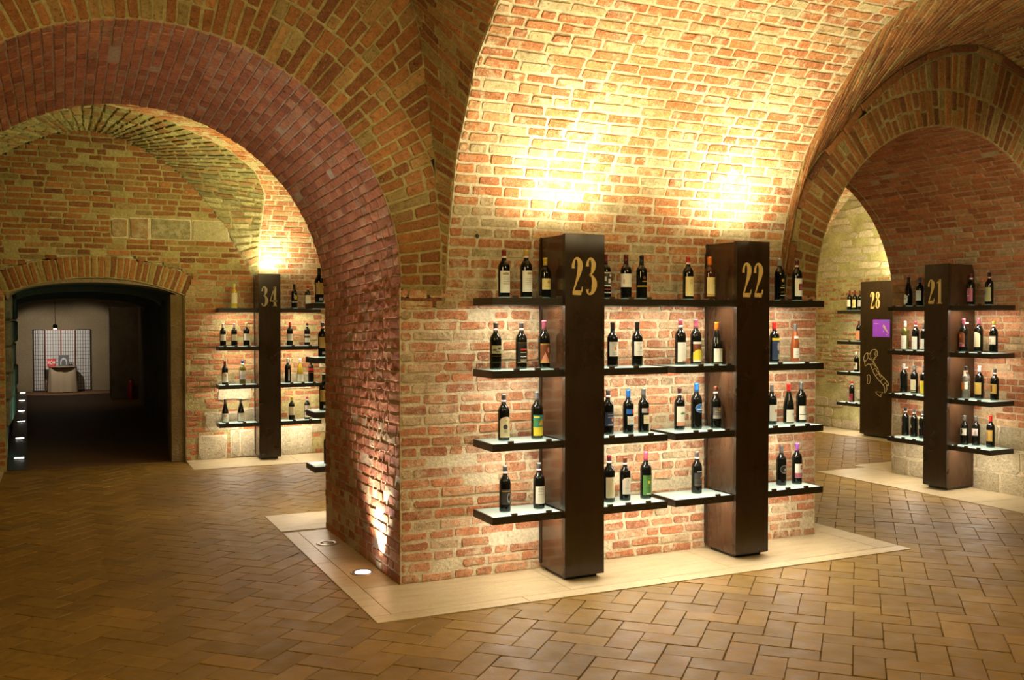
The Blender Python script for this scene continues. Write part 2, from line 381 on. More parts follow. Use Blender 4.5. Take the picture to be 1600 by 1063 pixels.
# ---- webs between crease and groin
def web(name, label, pairs, cx, mort, bm, pal, ref, h=H_, plane=P5, ysurf=barY, both=True, zmaxb=9, **k):
    W = Masonry(name, label, mort, bm, ref, pal, **k)
    C = [Vector((c[0], plane, c[1])) for c, g in pairs]; G = [Vector((g[0], ysurf(g[1]), g[1])) for c, g in pairs]
    for i in range(len(C) - 1):
        d = ((C[i + 1] - C[i]).length + (G[i + 1] - G[i]).length) / 2; n = max(1, round(d / h))
        if i == len(C) - 2: n = max(n, 6)
        for j in range(n):
            f0, f1 = j / n, (j + 1) / n
            b = [C[i].lerp(C[i + 1], f0), G[i].lerp(G[i + 1], f0)]; t = [C[i].lerp(C[i + 1], f1), G[i].lerp(G[i + 1], f1)]
            if pairs[i][1][1] > 1.9:
                for q in (b, t): q[1].y = ysurf(q[1].z)
            def sub(q): return [q[0].lerp(q[1], u / 4) for u in range(5)]
            W.row(sub(b), sub(t), bricks=max(C[i].z, G[i].z) < zmaxb)
            m = lambda q: [Vector((2 * cx - p.x, p.y, p.z)) for p in q]
            if both: W.row(m(sub(b)), m(sub(t)), bricks=(name == 'ceiling_web' and C[i].z > 3) or name == 'ceiling_rear')
    W.close(); return W
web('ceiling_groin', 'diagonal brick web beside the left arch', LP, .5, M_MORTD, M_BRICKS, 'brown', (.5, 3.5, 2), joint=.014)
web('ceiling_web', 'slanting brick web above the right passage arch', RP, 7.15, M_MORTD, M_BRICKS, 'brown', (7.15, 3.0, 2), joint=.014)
# ---- left spandrel: voussoirs of the big arch
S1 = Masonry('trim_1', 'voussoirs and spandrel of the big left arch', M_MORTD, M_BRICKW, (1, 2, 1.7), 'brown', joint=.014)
cl = [(p[0][0], p[0][1]) for p in LP]
def ray_poly(cx, cz, th, P):
    dx, dz = math.cos(th), math.sin(th); best = None
    for a, b in zip(P, P[1:]):
        ex, ez = b[0] - a[0], b[1] - a[1]; det = dx * (-ez) + dz * ex
        if abs(det) < 1e-9: continue
        rx, rz = a[0] - cx, a[1] - cz; r = (rx * (-ez) + rz * ex) / det; u = (dx * rz - dz * rx) / det
        if r > 0 and -1e-6 <= u <= 1 + 1e-6: best = r if best is None else min(best, r)
    return best
full = [(2.25, 1.3)] + cl + [(1.0 - x, z) for x, z in reversed(cl[:-1])] + [(-1.25, 1.3)]
for z0 in (1.778, 1.85): S1.row([(1.975, P5, z0), (2.26, P5, z0)], [(1.975, P5, z0 + .07), (2.26, P5, z0 + .07)])
def ringrows(M, cx, cz, r0, r1f, nsl, th0, th1, y=P5, wob=0, **k):
    for i in range(nsl):
        a0, a1 = th0 + (th1 - th0) * i / nsl, th0 + (th1 - th0) * (i + 1) / nsl
        ra, rb = r1f(a0), r1f(a1); f0 = r0(a0) if callable(r0) else r0; f1 = r0(a1) if callable(r0) else r0
        if ra - f0 < .04 and rb - f1 < .04: continue
        ra, rb = max(ra, f0 + .01), max(rb, f1 + .01)
        P = lambda r, a: (cx + r * math.cos(a), y, cz + r * math.sin(a))
        M.row([P(f0 + (ra - f0) * j / 3, a0) for j in range(4)], [P(f1 + (rb - f1) * j / 3, a1) for j in range(4)], **k)
RA = 1.475
def rfull(a): return ray_poly(.5, 1.92, a, full) or RA
ringrows(S1, .5, 1.92, RA, lambda a: min(1.86, rfull(a)), 72, 0, math.pi, lens=(.26, .13, .15))
ringrows(S1, .5, 1.92, 1.86, rfull, 84, .0, math.pi, lens=(.25, .13, .2))
S1.close()
# ---- left arch soffit and jambs
S2 = Masonry('trim_2', 'reddish brick underside and jamb of the big left arch', M_MORTP, M_BRICKR, (.5, 6.7, 1.6), 'red', joint=.009, jit=.002, ch=.004, lens=(.12, .14, .1, .2, .16, .12))
def yl(a, n=6): return [P5 + (7.72 - P5) * i / n for i in range(n + 1)]
def sofL(s):  # s along the profile from the floor of the right jamb
    def at(y):
        f = (y - P5) / 1.88; zc = 1.92 - .08 * f; r = RA - .015 * f
        if s < 1.9: return Vector((1.965 + .01 * s / 1.9 - .01 * f * s / 1.9, y, s * zc / 1.9))
        a = (s - 1.9) / RA
        if a <= math.pi: return Vector((.5 + r * math.cos(a), y, zc + r * math.sin(a)))
        return Vector((.5 - r, y, max(0, zc - (s - 1.9 - math.pi * RA))))
    return at
s = 0.0; tot = 1.9 * 2 + math.pi * RA
while s < tot - .001:
    s1 = min(s + (1.9 / 28 if s < 1.899 else .0645), tot); A0, A1 = sofL(s), sofL(s1)
    low = s < .9
    S2.row([A0(y) for y in yl(0)], [A1(y) for y in yl(0)], bricks=s < 1.9 + math.pi * RA * .92, skip=.08 if low else .01, joint=.013 if s < 1.5 else .009, jit=.004 if s < 1.5 else .002, pal='mixed' if s < 1.0 else 'red')
    s = s1
S2.close()
# ---- right arch: rings, hood, soffit, passage wall
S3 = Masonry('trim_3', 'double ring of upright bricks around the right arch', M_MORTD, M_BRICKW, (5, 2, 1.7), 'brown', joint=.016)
cr = [p[0] for p in RP]; fr = [(5.02, 1.5)] + cr + [(14.3 - x, z) for x, z in reversed(cr[:-1])]
RC = (6.87, 1.87)
def rr(a): return ray_poly(RC[0], RC[1], a, fr) or 1.8
ringrows(S3, RC[0], RC[1], 1.47, lambda a: min(1.775, rr(a) - .0), 70, .0, math.pi, lens=(.3, .3, .14, .16), joint=.018)
ringrows(S3, RC[0], RC[1], 1.775, lambda a: rr(a) - .075, 78, .0, math.pi, lens=(.4, .4, .3), joint=.018)
N = 60; hp = []
for i in range(N + 1):
    a = math.pi * .93 * i / N + .12; r = rr(a)
    if r > 1.80: hp.append((a, r))
hood = [[Vector((RC[0] + (r - e) * math.cos(a), P5 - pr, RC[1] + (r - e) * math.sin(a))) for a, r in hp] for e, pr in ((.072, .0), (.0, .0))]
for i in range(0, len(hp) - 3, 3):
    S3.row(hood[0][i:i + 4], hood[1][i:i + 4], lens=(.5,), proud=.03)
S3.close()
S4 = Masonry('wall_passage', 'brick wall and barrel soffit of the right passage', M_MORTP, M_BRICKR, (6.6, 6.7, 1.6), 'wall', joint=.013, jit=.0035, ch=.006)
S5 = Masonry('wall_rubble', 'pale rubble stones along the foot of the passage wall', M_MORT, M_STONE, (6.6, 6.7, 1.6), 'stone', piece='stone', joint=.018, jit=.012, ch=.022, proud=.006, lens=(.34, .45, .26, .52))
def sofR(s):
    def at(y):
        if s < 1.87: return Vector((8.34, y, s))
        a = (s - 1.87) / 1.47
        if a <= math.pi: return Vector((6.87 + 1.47 * math.cos(a), y, 1.87 + 1.47 * math.sin(a)))
        return Vector((5.40, y, max(0, 1.87 - (s - 1.87 - math.pi * 1.47))))
    return at
ys = [P5 + (7.83 - P5) * i / 6 for i in range(7)]
for z0, z1 in ((0, .2), (.2, .44), (.44, .66)):
    S5.row([(8.34, y, z0) for y in [P5 - .4] + ys], [(8.34, y, z1) for y in [P5 - .4] + ys])
S5.close()
s = .66; tot = 1.87 * 2 + math.pi * 1.47
while s < tot - .001:
    s1 = min(s + (1.21 / 18 if s < 1.869 else .066), tot); A0, A1 = sofR(s), sofR(s1); yy = ys
    S4.row([A0(y) for y in yy], [A1(y) for y in yy], bricks=s < 1.87 + math.pi * 1.47 * .85, pal='mixed' if s < 1.1 else ('wall' if s < 2.6 else 'red'), skip=.10 if s < 1.1 else .02)
    s = s1
# strip of the same wall south of the arch (out of frame)
S4.shell_quad([(8.34, 4.9, 0), (8.34, P5, 0), (8.34, P5, 2.1), (8.34, 4.9, 2.1)])
S4.close()
# ---- rear gallery: barrel 2 (x axis), back wall, end wall
YB = 12.12; Y2 = 9.88; R2 = 2.24; SP2 = 1.8
def bar2(z): return Y2 + math.sqrt(max(0, R2 * R2 - max(0, z - SP2) ** 2))
BP = [((2.27, 1.8), (2.26, 1.8)), ((2.2, 2.2), (2.25, 2.25)), ((2.13, 2.35), (2.245, 2.4)), ((2.02, 2.53), (2.24, 2.6)), ((1.87, 2.8), (2.235, 2.8)), ((1.7, 3.06), (2.24, 3.0)), ((1.44, 3.35), (2.24, 3.2)),
      ((1.24, 3.53), (2.1, 3.42)), ((.98, 3.69), (1.75, 3.62)), ((.65, 3.84), (1.05, 3.83)), ((.34, 3.88), (.34, 3.91))]
W2 = web('ceiling_rear', 'rough yellowish web of the rear gallery vault', BP, .34, M_ROUGH, M_BRICKS, 'yellow', (.4, 9.5, 2), plane=YB, ysurf=bar2, joint=.03, jit=.007, proud=.014, h=.085)
W3 = Masonry('wall_back', 'brick back wall around the dark tunnel opening', M_MORTD, M_BRICKW, (1, 9, 1.7), 'mixed', joint=.018, jit=.005, ch=.008)
BC = [(p[0][0], p[0][1]) for p in BP]
def lunx(z):  # right x of the wall at height z
    if z < 1.8: return 4.6
    T = sorted((q[1], q[0]) for q in BC); return interp(T, z)
DXL, DXR, DC = -.53, 1.38, (.42, -.233); DR = 2.42  # tunnel arch: flat segment
def doortop(x): return DC[1] + math.sqrt(max(0, DR * DR - (x - DC[0]) ** 2))
ringrows(W3, DC[0], DC[1], DR, lambda a: DR + .26, 30, math.radians(66.5), math.radians(113.5), y=YB, lens=(.4,), pal='brown', joint=.02)
z = 0.0
while z < 3.86:
    z1 = z + .068; zc = (z + z1) / 2; xr = lunx(zc) if z > 1.78 else 4.6; xl = -1.5 if z < 1.8 else .68 - lunx(zc)
    big = (2.66 < z1 < 2.9)
    segs = []
    rr2 = DR + .26
    if zc < 1.99:
        segs = [(xl, DXL), (DXR, xr)]
    elif zc < 2.232: e_ = (zc - 1.99) * .42; segs = [(xl, -.53 - e_), (1.375 + e_, xr)]
    elif zc < DC[1] + rr2:
        dx = math.sqrt(max(0, rr2 ** 2 - (zc - DC[1]) ** 2)); segs = [(xl, DC[0] - dx), (DC[0] + dx, xr)]
    else: segs = [(xl, xr)]
    for a, b in segs:
        if b - a < .05: continue
        if 2.64 < zc < 2.9:   # dressed stone band
            if a < .75 < b:
                segs2 = [(a, .57), (1.9, b)]
            else: segs2 = [(a, b)]
        else: segs2 = [(a, b)]
        if segs2 != [(a, b)]: W3.row([(.57, YB, z), (1.9, YB, z)], [(.57, YB, z1), (1.9, YB, z1)], bricks=False)
        for a2, b2 in segs2:
            if b2 - a2 < .05: continue
            lo = z < .62 and a2 > 1
            W3.row([(a2, YB, z), (b2, YB, z)], [(a2, YB, z1), (b2, YB, z1)], skip=.45 if lo else (.22 if z < 1.1 else (.08 if z < 2 else .12)), pal='brown' if (z > 2.2 and b2 < 2.3) else 'mixed')  # browner bricks above put the lunette's shadow into their colour
    z = z1
W3.close()
W3b = Masonry('wall_stones', 'large pale stones set into the back wall', M_MORT, M_STONE, (1, 9, 1.7), 'stone', piece='stone', joint=.02, jit=.006, ch=.016, proud=.012)
W3b.shell_quad([(-2.0, YB + .035, 2.192), (2.5, YB + .035, 2.192), (2.5, YB + .035, 4.2), (-2.0, YB + .035, 4.2)])
for (a, b, c, d, pl) in ((.575, .755, 2.655, 2.885, 'yellow'), (.775, 1.46, 2.65, 2.90, 'yellow'), (1.47, 1.9, 2.65, 2.90, 'yellow')):
    W3b.row([(a, YB - .004, c), (b, YB - .004, c)], [(a, YB - .004, d), (b, YB - .004, d)], lens=(9,), pal=pl)
for (x, y2_, w_, h_) in ((1.52, .0, .34, .3), (1.9, .02, .5, .33), (2.45, .0, .45, .36), (2.9, .28, .4, .3), (3.35, .02, .5, .4), (1.6, .36, .4, .22), (2.05, .42, .36, .2), (1.75, .72, .4, .25), (2.55, .84, .34, .2), (3.0, 1.1, .4, .2)):
    W3b.row([(x, YB - .012, y2_), (x + w_, YB - .012, y2_)], [(x, YB - .012, y2_ + h_), (x + w_, YB - .012, y2_ + h_)], lens=(9,), ch=.045, jit=.02)
W3b.close()
V2 = Masonry('ceiling_gallery', 'brick barrel vault of the rear gallery', M_MORT, M_BRICK, (5, 9.8, 2), 'vault', joint=.015)
th = 0.0
while th < math.pi - 1e-6:
    t1 = min(th + H_ / R2, math.pi); za, zb = SP2 + R2 * math.sin(th), SP2 + R2 * math.sin(t1); ya, yb = Y2 + R2 * math.cos(th), Y2 + R2 * math.cos(t1)
    if th < math.pi / 2:
        GB = [(g[1], g[0]) for c, g in BP]; xa, xb = interp(GB, za), interp(GB, zb)
        V2.row([(xa, ya, za), (4.4, ya, za)], [(xb, yb, zb), (4.4, yb, zb)]); V2.row([(4.4, ya, za), (9.4, ya, za)], [(4.4, yb, zb), (9.4, yb, zb)], bricks=False)
        V2.row([(9.4, ya, za), (11.05, ya, za)], [(9.4, yb, zb), (11.05, yb, zb)])
        V2.row([(-3.5, ya, za), (.68 - xa, ya, za)], [(-3.5, yb, zb), (.68 - xb, yb, zb)], bricks=False)
    elif zb > 3.62:
        V2.row([(-3.5, ya, za), (11.05, ya, za)], [(-3.5, yb, zb), (11.05, yb, zb)], bricks=False)
    else:
        for q0, q1 in ((-3.5, -1.2), (2.2, 5.2), (8.5, 11.05)): V2.row([(q0, ya, za), (q1, ya, za)], [(q0, yb, zb), (q1, yb, zb)], bricks=False)
    th = t1
V2.close()
W4 = Masonry('wall_end', 'rough stone and brick end wall behind number 28', M_ROUGH, M_STONE, (9, 9.9, 2), 'stone', piece='stone', joint=.03, jit=.010, ch=.012, proud=.006)
z = 0.0
while z < 4.0:
    hgt = .16 if z < .55 else (.068 if z < 2.3 else .12)
    z1 = min(z + hgt, 4.03); zc = (z + z1) / 2; half = R2 if zc < SP2 else math.sqrt(max(0, R2 * R2 - (zc - SP2) ** 2))
    half += .07
    W4.row([(11.05, Y2 - half, z), (11.05, Y2 + half, z)], [(11.05, Y2 - half, z1), (11.05, Y2 + half, z1)],
           lens=(.3, .22, .4) if z < .55 or z > 2.3 else (.24, .12, .2), pal='stone' if z < .55 or z > 2.3 else 'mixed', skip=.35, ch=.03 if (z > 2.3 or z < .55) else .008, jit=.016 if z > 2.3 else .006, proud=.012)
    z = z1
W4.close()
# plain masonry that closes the rooms where the photograph does not look
C1 = Masonry('wall_rear', 'plain masonry closing the unseen sides of the cellar', M_MORTD, M_BRICK, (3, 4, 1.5), 'wall')
C1.shell_quad([(1.975, 7.72, 0), (5.40, 7.83, 0), (5.40, 7.83, 2.0), (1.975, 7.72, 2.0)]); C1.shell_quad([(-3.5, 7.64, 0), (-.975, 7.72, 0), (-.975, 7.72, 4), (-3.5, 7.64, 4)])
C1.shell_quad([(8.34, 7.83, 0), (11.05, 7.64, 0), (11.05, 7.64, 2), (8.34, 7.83, 2)])
for x0, x1 in ((-1.25, 2.25), (5.1, 8.6)): C1.shell_quad([(x0, 7.72, 3.66), (x1, 7.72, 3.66), (x1, 8.7, 3.66), (x0, 8.7, 3.66)])
for cx, r in ((.5, 1.46), (6.87, 1.47)):   # wall above the arches on the gallery side
    for i in range(24):
        a, b = math.pi * i / 24, math.pi * (i + 1) / 24
        C1.shell_quad([(cx + r * math.cos(a), 7.72, 1.85 + r * math.sin(a)), (cx + r * math.cos(b), 7.72, 1.85 + r * math.sin(b)), (cx + r * math.cos(b), 7.74, 4.2), (cx + r * math.cos(a), 7.74, 4.2)])
C1.shell_quad([(-4.5, -1.5, 0), (-4.5, 8, 0), (-4.5, 8, 4.4), (-4.5, -1.5, 4.4)]); C1.shell_quad([(12.5, -1.5, 0), (12.5, 6, 0), (12.5, 6, 4.4), (12.5, -1.5, 4.4)])
C1.shell_quad([(-4.5, -1.5, 0), (12.5, -1.5, 0), (12.5, -1.5, 4.4), (-4.5, -1.5, 4.4)]); C1.shell_quad([(-4.5, -1.5, 4.35), (12.5, -1.5, 4.35), (12.5, 1.1, 4.35), (-4.5, 1.1, 4.35)])
C1.shell_quad([(2.4, .98, 0), (12.5, .98, 0), (12.5, 1.04, 4.3), (2.4, 1.04, 4.3)]); C1.shell_quad([(-4.5, .98, 0), (-1.5, .98, 0), (-1.5, 1.04, 4.3), (-4.5, 1.04, 4.3)])
C1.shell_quad([(-3.5, 7.6, 0), (-3.5, YB, 0), (-3.5, YB, 4.1), (-3.5, 7.6, 4.1)]); C1.shell_quad([(4.6, YB, 0), (11.05, YB, 0), (11.05, YB, 1.9), (4.6, YB, 1.9)]); C1.shell_quad([(-3.5, YB, 0), (-1.5, YB, 0), (-1.5, YB, 2), (-3.5, YB, 2)])
C1.shell_quad([(-4.5, P5, 0), (-.975, P5, 0), (-.975, P5, 2), (-4.5, P5, 2)]); C1.shell_quad([(8.34, P5, 0), (12.5, P5, 0), (12.5, P5, 4.2), (9.3, P5, 2)])
C1.close()
BVH = BVHTree.FromPolygons([tuple(v) for v in SHELL_V], SHELL_F)
for S_ in STRUCTS:
    if S_.B: emit_bricks(S_, BVH)
# ------------------------------------------------------------------ floor
fb = MB(); fb.box(-4.6, 12.6, -1.6, 12.2, -.12, -.007); FL = fb.build('floor', M_GROUT); struct(FL, 'terracotta herringbone floor')
TW = .1525; ca = math.cos(math.pi / 4); U1 = Vector((ca, ca, 0)); U2 = Vector((-ca, ca, 0)); O0 = Vector((1.37, 5.053, 0)); tiles = []
SLABR = [(1.60, 5.72, 5.157, 5.84), (1.60, 1.975, 5.157, 8.40), (1.6, 5.7, 7.72, 8.40), (5.4, 5.7, 5.157, 8.40)]
TC = [(.235, .138, .019), (.225, .131, .018), (.245, .145, .022), (.218, .127, .017), (.235, .141, .020), (.252, .143, .022)]
rng = range(-60, 75)
for r in rng:
    for c in rng:
        kk = (c - r) % 4
        if kk not in (0, 3): continue
        w_, h_ = (2, 1) if kk == 0 else (1, 2)
        p = [O0 + U1 * TW * (c + a * w_) + U2 * TW * (r + b * h_) for a, b in ((0, 0), (1, 0), (1, 1), (0, 1))]
        m = (p[0] + p[2]) / 2
        if not (-3.4 < m.x < 11.0 and 1.2 < m.y < 12.0): continue
        d = m - CAMP; dep = d.dot(FW)
        if dep < .5: continue
        px = 800 + 1505 * d.dot(RT) / dep
        if px < -500 or px > 2100: continue
        if any(x0 + .12 < m.x < x1 - .12 and y0 + .12 < m.y < y1 - .12 for x0, x1, y0, y1 in SLABR): continue
        if 2.1 < m.x < 5.3 and 5.9 < m.y < 7.6 or m.x > 8.3 and m.y < 7.6 or m.x < -1.1 and 5.9 < m.y < 7.6 : continue
        jx = .0020; eu = (p[1] - p[0]).normalized(); ev = (p[3] - p[0]).normalized()
        q = [p[0] + (eu + ev) * jx, p[1] + (ev - eu) * jx, p[2] - (eu + ev) * jx, p[3] + (eu - ev) * jx]
        tiles.append((dep, px, 531.5 - 1505 * d.dot(UPV) / dep, q, m))
def tile_geo(q):
    c = (q[0] + q[2]) / 2; eu = (q[1] - q[0]).normalized(); ev = (q[3] - q[0]).normalized(); o = []
    for k_ in range(4):
        a, b, d = q[k_], q[(k_ + 1) % 4], q[(k_ - 1) % 4]; o += [a + (d - a).normalized() * U(.003, .009), a + (b - a).normalized() * U(.003, .009)]
    o = [x + eu * U(-.0014, .0014) + ev * U(-.0014, .0014) for x in o]; ta, tb, h0 = U(-.006, .006), U(-.009, .009), U(-.0016, .0012); Z = Vector((0, 0, 1))
    V = [x + (c - x).normalized() * .004 + Z * (h0 + ta * (x - c).dot(eu) + tb * (x - c).dot(ev)) for x in o] + [x + Z * (h0 - .003 + ta * (x - c).dot(eu)) for x in o] + [x - Z * .012 for x in o]
    F = [tuple(range(8))] + [(k_, 8 * g + k_ - 8 * g + 8 + 8 * (g), 0, 0) for g in () for k_ in ()]
    for g in range(2):
        for k_ in range(8): F.append((8 * g + k_, 8 * g + 8 + k_, 8 * g + 8 + (k_ + 1) % 8, 8 * g + (k_ + 1) % 8))
    return c, V, F
vis = sorted([(t[0], i) for i, t in enumerate(tiles) if 0 < t[1] < 1600 and 0 < t[2] < 1063]); near = set(i for _, i in vis[:300]); V, F, C = [], [], []
for i, t in enumerate(tiles):
    c, v, f = tile_geo(t[3]); col = random.choice(TC); b_ = U(.85, 1.12); col = tuple(x * b_ for x in col)
    if i in near:
        me = bpy.data.meshes.new('tile'); me.from_pydata([x - c for x in v], [], f); tinted(me, [col] * len(v)); me.update(); link('tile', me, M_FLOOR, FL, c)
    else:
        n = len(V); V += v; F += [tuple(n + a for a in g) for g in f]; C += [col] * len(v)
me = bpy.data.meshes.new('tile'); me.from_pydata(V, [], F); tinted(me, C); me.update(); link('tile', me, M_FLOOR, FL, kind='stuff')
# travertine slabs
def slabs(label, rects):
    b = MB()
    x0, x1, y0, y1 = min(r[0] for r in rects), max(r[1] for r in rects), min(r[2] for r in rects), max(r[3] for r in rects)
    base = None
    for r in rects:
        s_ = MB().box(r[0], r[1], r[2], r[3], -.02, .006, .0015)
        if base is None: base = s_.build('plinth_slab', M_TRAV); struct(base, label); base['kind'] = 'structure'
        else: s_.build('slab', M_TRAV, base)
R1 = [(1.602, 2.555, 5.157, 5.275), (2.558, 3.55, 5.157, 5.275), (3.553, 4.6, 5.157, 5.275), (4.603, 5.70, 5.157, 5.275),
      (1.722, 2.9, 5.278, 5.86), (2.903, 4.15, 5.278, 5.86), (4.153, 5.5, 5.278, 5.86), (1.602, 1.719, 5.278, 6.6), (1.602, 1.719, 6.603, 7.66),
      (1.722, 2.0, 5.863, 6.7), (1.722, 2.0, 6.703, 7.66), (1.602, 2.9, 7.725, 8.40), (2.903, 5.70, 7.725, 8.40), (5.503, 5.70, 5.278, 7.72), (5.39, 5.50, 5.863, 7.72)]
slabs('pale travertine slabs around the foot of the brick pier', R1)
slabs('pale travertine slabs along the foot of the passage wall', [(7.65, 8.37, 4.9, 6.2), (7.65, 8.37, 6.203, 7.3), (7.65, 8.37, 7.303, 8.25), (8.373, 10.2, 7.7, 8.45)])
slabs('pale travertine slabs along the foot of the end wall', [(10.42, 11.08, 9.0, 10.4), (10.42, 11.08, 10.403, 12.14)])
slabs('pale travertine slabs along the foot of the back wall', [(1.38, 2.6, 11.35, 12.14), (2.603, 4.7, 11.35, 12.14)])
slabs('pale travertine slab beside the left of the tunnel', [(-1.8, -.56, 11.35, 12.14)])
# ------------------------------------------------------------------ numerals
def ribbon(mb, pts, closed=False, d=.004, m=0, sub=6, axis='y'):
    """variable width stroke in the x-z plane, thickness d towards -y"""
    P = [(p[0], p[1]) for p in pts]; W = [p[2] for p in pts]; n = len(P); out = []
    def cr(a, b, c, e, t): return .5 * ((2 * b) + (-a + c) * t + (2 * a - 5 * b + 4 * c - e) * t * t + (-a + 3 * b - 3 * c + e) * t ** 3)
    g = (lambda i: i % n) if closed else (lambda i: min(max(i, 0), n - 1)); last = n if closed else n - 1
    for i in range(last):
        for k in range(sub if n > 2 else 1):
            t = k / (sub if n > 2 else 1); a, b, c, e = g(i - 1), g(i), g(i + 1), g(i + 2)
            out.append((cr(P[a][0], P[b][0], P[c][0], P[e][0], t), cr(P[a][1], P[b][1], P[c][1], P[e][1], t), W[b] + (W[c] - W[b]) * t))
    if not closed: out.append((P[-1][0], P[-1][1], W[-1]))
    L = []; k = len(out)
    for i in range(k):
        if closed: a, b = out[(i - 1) % k], out[(i + 1) % k]
        else: a, b = out[max(i - 1, 0)], out[min(i + 1, k - 1)]
        dx, dz = b[0] - a[0], b[1] - a[1]; l = math.hypot(dx, dz) or 1; nx, nz = -dz / l, dx / l; w_ = out[i][2] / 2
        L.append(((out[i][0] + nx * w_, out[i][1] + nz * w_), (out[i][0] - nx * w_, out[i][1] - nz * w_)))
    V = []
    for a, b in L: V += [(a[0], -d, a[1]), (b[0], -d, b[1]), (a[0], 0, a[1]), (b[0], 0, b[1])]
    F = []
    for i in range(k if closed else k - 1):
        p, q = 4 * i, 4 * ((i + 1) % k); F += [(p, p + 1, q + 1, q), (p, q, q + 2, p + 2), (p + 1, p + 3, q + 3, q + 1)]
    if not closed: F += [(0, 2, 3, 1), (4 * k - 4, 4 * k - 3, 4 * k - 1, 4 * k - 2)]
    mb.poly(V, F, m)
DIG = {
 '2': [([(.045, .70, .08), (.05, .82, .07), (.11, .94, .04), (.20, .965, .07), (.285, .86, .14), (.295, .73, .15), (.25, .56, .11), (.16, .34, .05), (.06, .10, .035)], 0), ([(.03, .055, .11), (.20, .055, .12), (.33, .055, .12)], 0), ([(.31, .05, .05), (.355, .12, .04), (.375, .22, .02)], 0)],
 '3': [([(.06, .76, .09), (.07, .87, .06), (.13, .965, .04), (.21, .955, .08), (.28, .84, .13), (.265, .70, .12), (.21, .58, .05), (.13, .53, .03)], 0), ([(.13, .53, .03), (.23, .50, .06), (.31, .36, .14), (.305, .22, .15), (.24, .07, .09), (.14, .02, .04), (.07, .06, .05), (.055, .15, .09)], 0)],
 '1': [([(.19, 1.0, .11), (.19, .5, .125), (.19, .02, .125)], 0), ([(.03, .84, .03), (.09, .88, .04), (.17, .985, .06)], 0), ([(.04, .015, .035), (.35, .015, .035)], 0)],
 '8': [([(.19, .975, .04), (.285, .88, .09), (.29, .74, .10), (.19, .56, .05), (.09, .70, .10), (.09, .86, .09)], 1), ([(.19, .56, .05), (.31, .38, .12), (.30, .16, .12), (.19, .02, .04), (.075, .14, .11), (.07, .34, .10)], 1)],
 '4': [([(.29, .98, .04), (.16, .66, .04), (.025, .30, .04)], 0), ([(.02, .27, .055), (.42, .27, .055)], 0), ([(.29, .985, .12), (.29, .5, .12), (.29, .0, .12)], 0), ([(.17, .012, .03), (.42, .012, .03)], 0)],
}
def numeral(txt, x0, z0, h, parent, mat, wx, y):
    for i, ch in enumerate(txt):
        mb = MB()
        for pts, cl_ in DIG[ch]:
            ribbon(mb, [(p[0] * wx, p[1] * h, p[2] * wx * 1.22) for p in pts], bool(cl_), .003)
        o = mb.build('numeral', mat, parent, (x0 + i * wx * .50, y, z0)); o['label'] = 'gold numeral ' + ch if mat is M_GOLD else 'grey numeral ' + ch
# ------------------------------------------------------------------ display stands (local: front faces -y, x along the front)
SZ = [1.84, 1.38, .92, .46]
def stand(num, loc, rz, w_, d_, wings, label, H=2.257, sy0=.025, sy1=.335, tags=(), mat_num=M_GOLD, skipw=()):
    """local origin: left front foot corner"""
    root = empty('display_stand', loc, rz); tag(root, label, 'display stand', 'numbered wine display stands')
    MB().box(0, w_, 0, .035, .032, H, .003).build('front_panel', M_PANEL, root)
    MB().box(.004, w_ - .004, .040, d_, .032, H - .004, .003).build('body', M_SIDE, root)
    MB().box(.03, w_ - .03, .05, d_ - .03, 0.0055, .034, 0).build('foot', M_FRAME, root)
    MB().box(-.003, .006, d_ - .02, d_ + .004, .05, H, .001).build('rear_edge', M_PANEL, root)
    if num: numeral(num, w_ * .5 - .098, 1.862, .243, root, mat_num, .205, -.0005)
    for (xa, xb, key) in wings:
        for r, zt in enumerate(SZ):
            t_ = .047; fr_ = MB(); a, b, c, d = xa, xb, sy0, sy1
            fr_.box(a, b, c, c + .012, zt - t_, zt, .001); fr_.box(a, b, d - .012, d, zt - t_, zt, .001)
            fr_.box(a, a + .012, c + .012, d - .012, zt - t_, zt); fr_.box(b - .012, b, c + .012, d - .012, zt - t_, zt)
            fr_.box(a + .012, b - .012, c + .012, d - .012, zt - .028, zt - .022)
            sh = fr_.build('shelf', M_FRAME, root)
            MB().box(a + .012, b - .012, c + .012, d - .012, zt - .008, zt - .0005).build('glass_top', M_GLOW, sh)
            MB().box(a + .03, b - .03, c + .075, c + .105, zt - .036, zt - .030).build('light_strip', M_STRIP, sh)
            for (rr_, kk_, xs) in tags:
                if rr_ == r and kk_ == key:
                    for xt in xs: MB().box(xt - .019, xt + .019, c + .001, c + .014, zt - .001, zt + .014, .001).build('price_tag', M_TAG, sh)
    return root
tg23 = [(0, 'L', (.13 - .47, .30 - .47, .445 - .47)), (1, 'L', (-.33, -.18, -.045)), (2, 'L', (-.37, -.10)), (3, 'L', (-.345, -.10)),
        (0, 'R', (.37, .52, .66)), (1, 'R', (.37, .56)), (2, 'R', (.37, .52, .68)), (3, 'R', (.36, .50, .66))]
st23 = stand('23', (2.95, 5.455, 0), 0, .293, .36, [(-.50, -.001, 'L'), (.294, .81, 'R')], 'dark steel wine stand bearing number 23, nearest the pier corner', tags=tg23)
tg22 = [(0, 'L', (-.20, -.03)), (1, 'L', (-.28, -.15, -.04)), (2, 'L', (-.32, -.20, -.05)), (3, 'L', (-.13,)),
        (0, 'R', (.44, .50, .70)), (1, 'R', (.42, .67)), (2, 'R', (.38, .54, .68)), (3, 'R', (.37, .50, .67))]
st22 = stand('22', (4.32, 5.455, 0), 0, .29, .36, [(-.497, -.001, 'L'), (.291, .825, 'R')], 'dark steel wine stand bearing number 22, right of stand 23', tags=tg22)
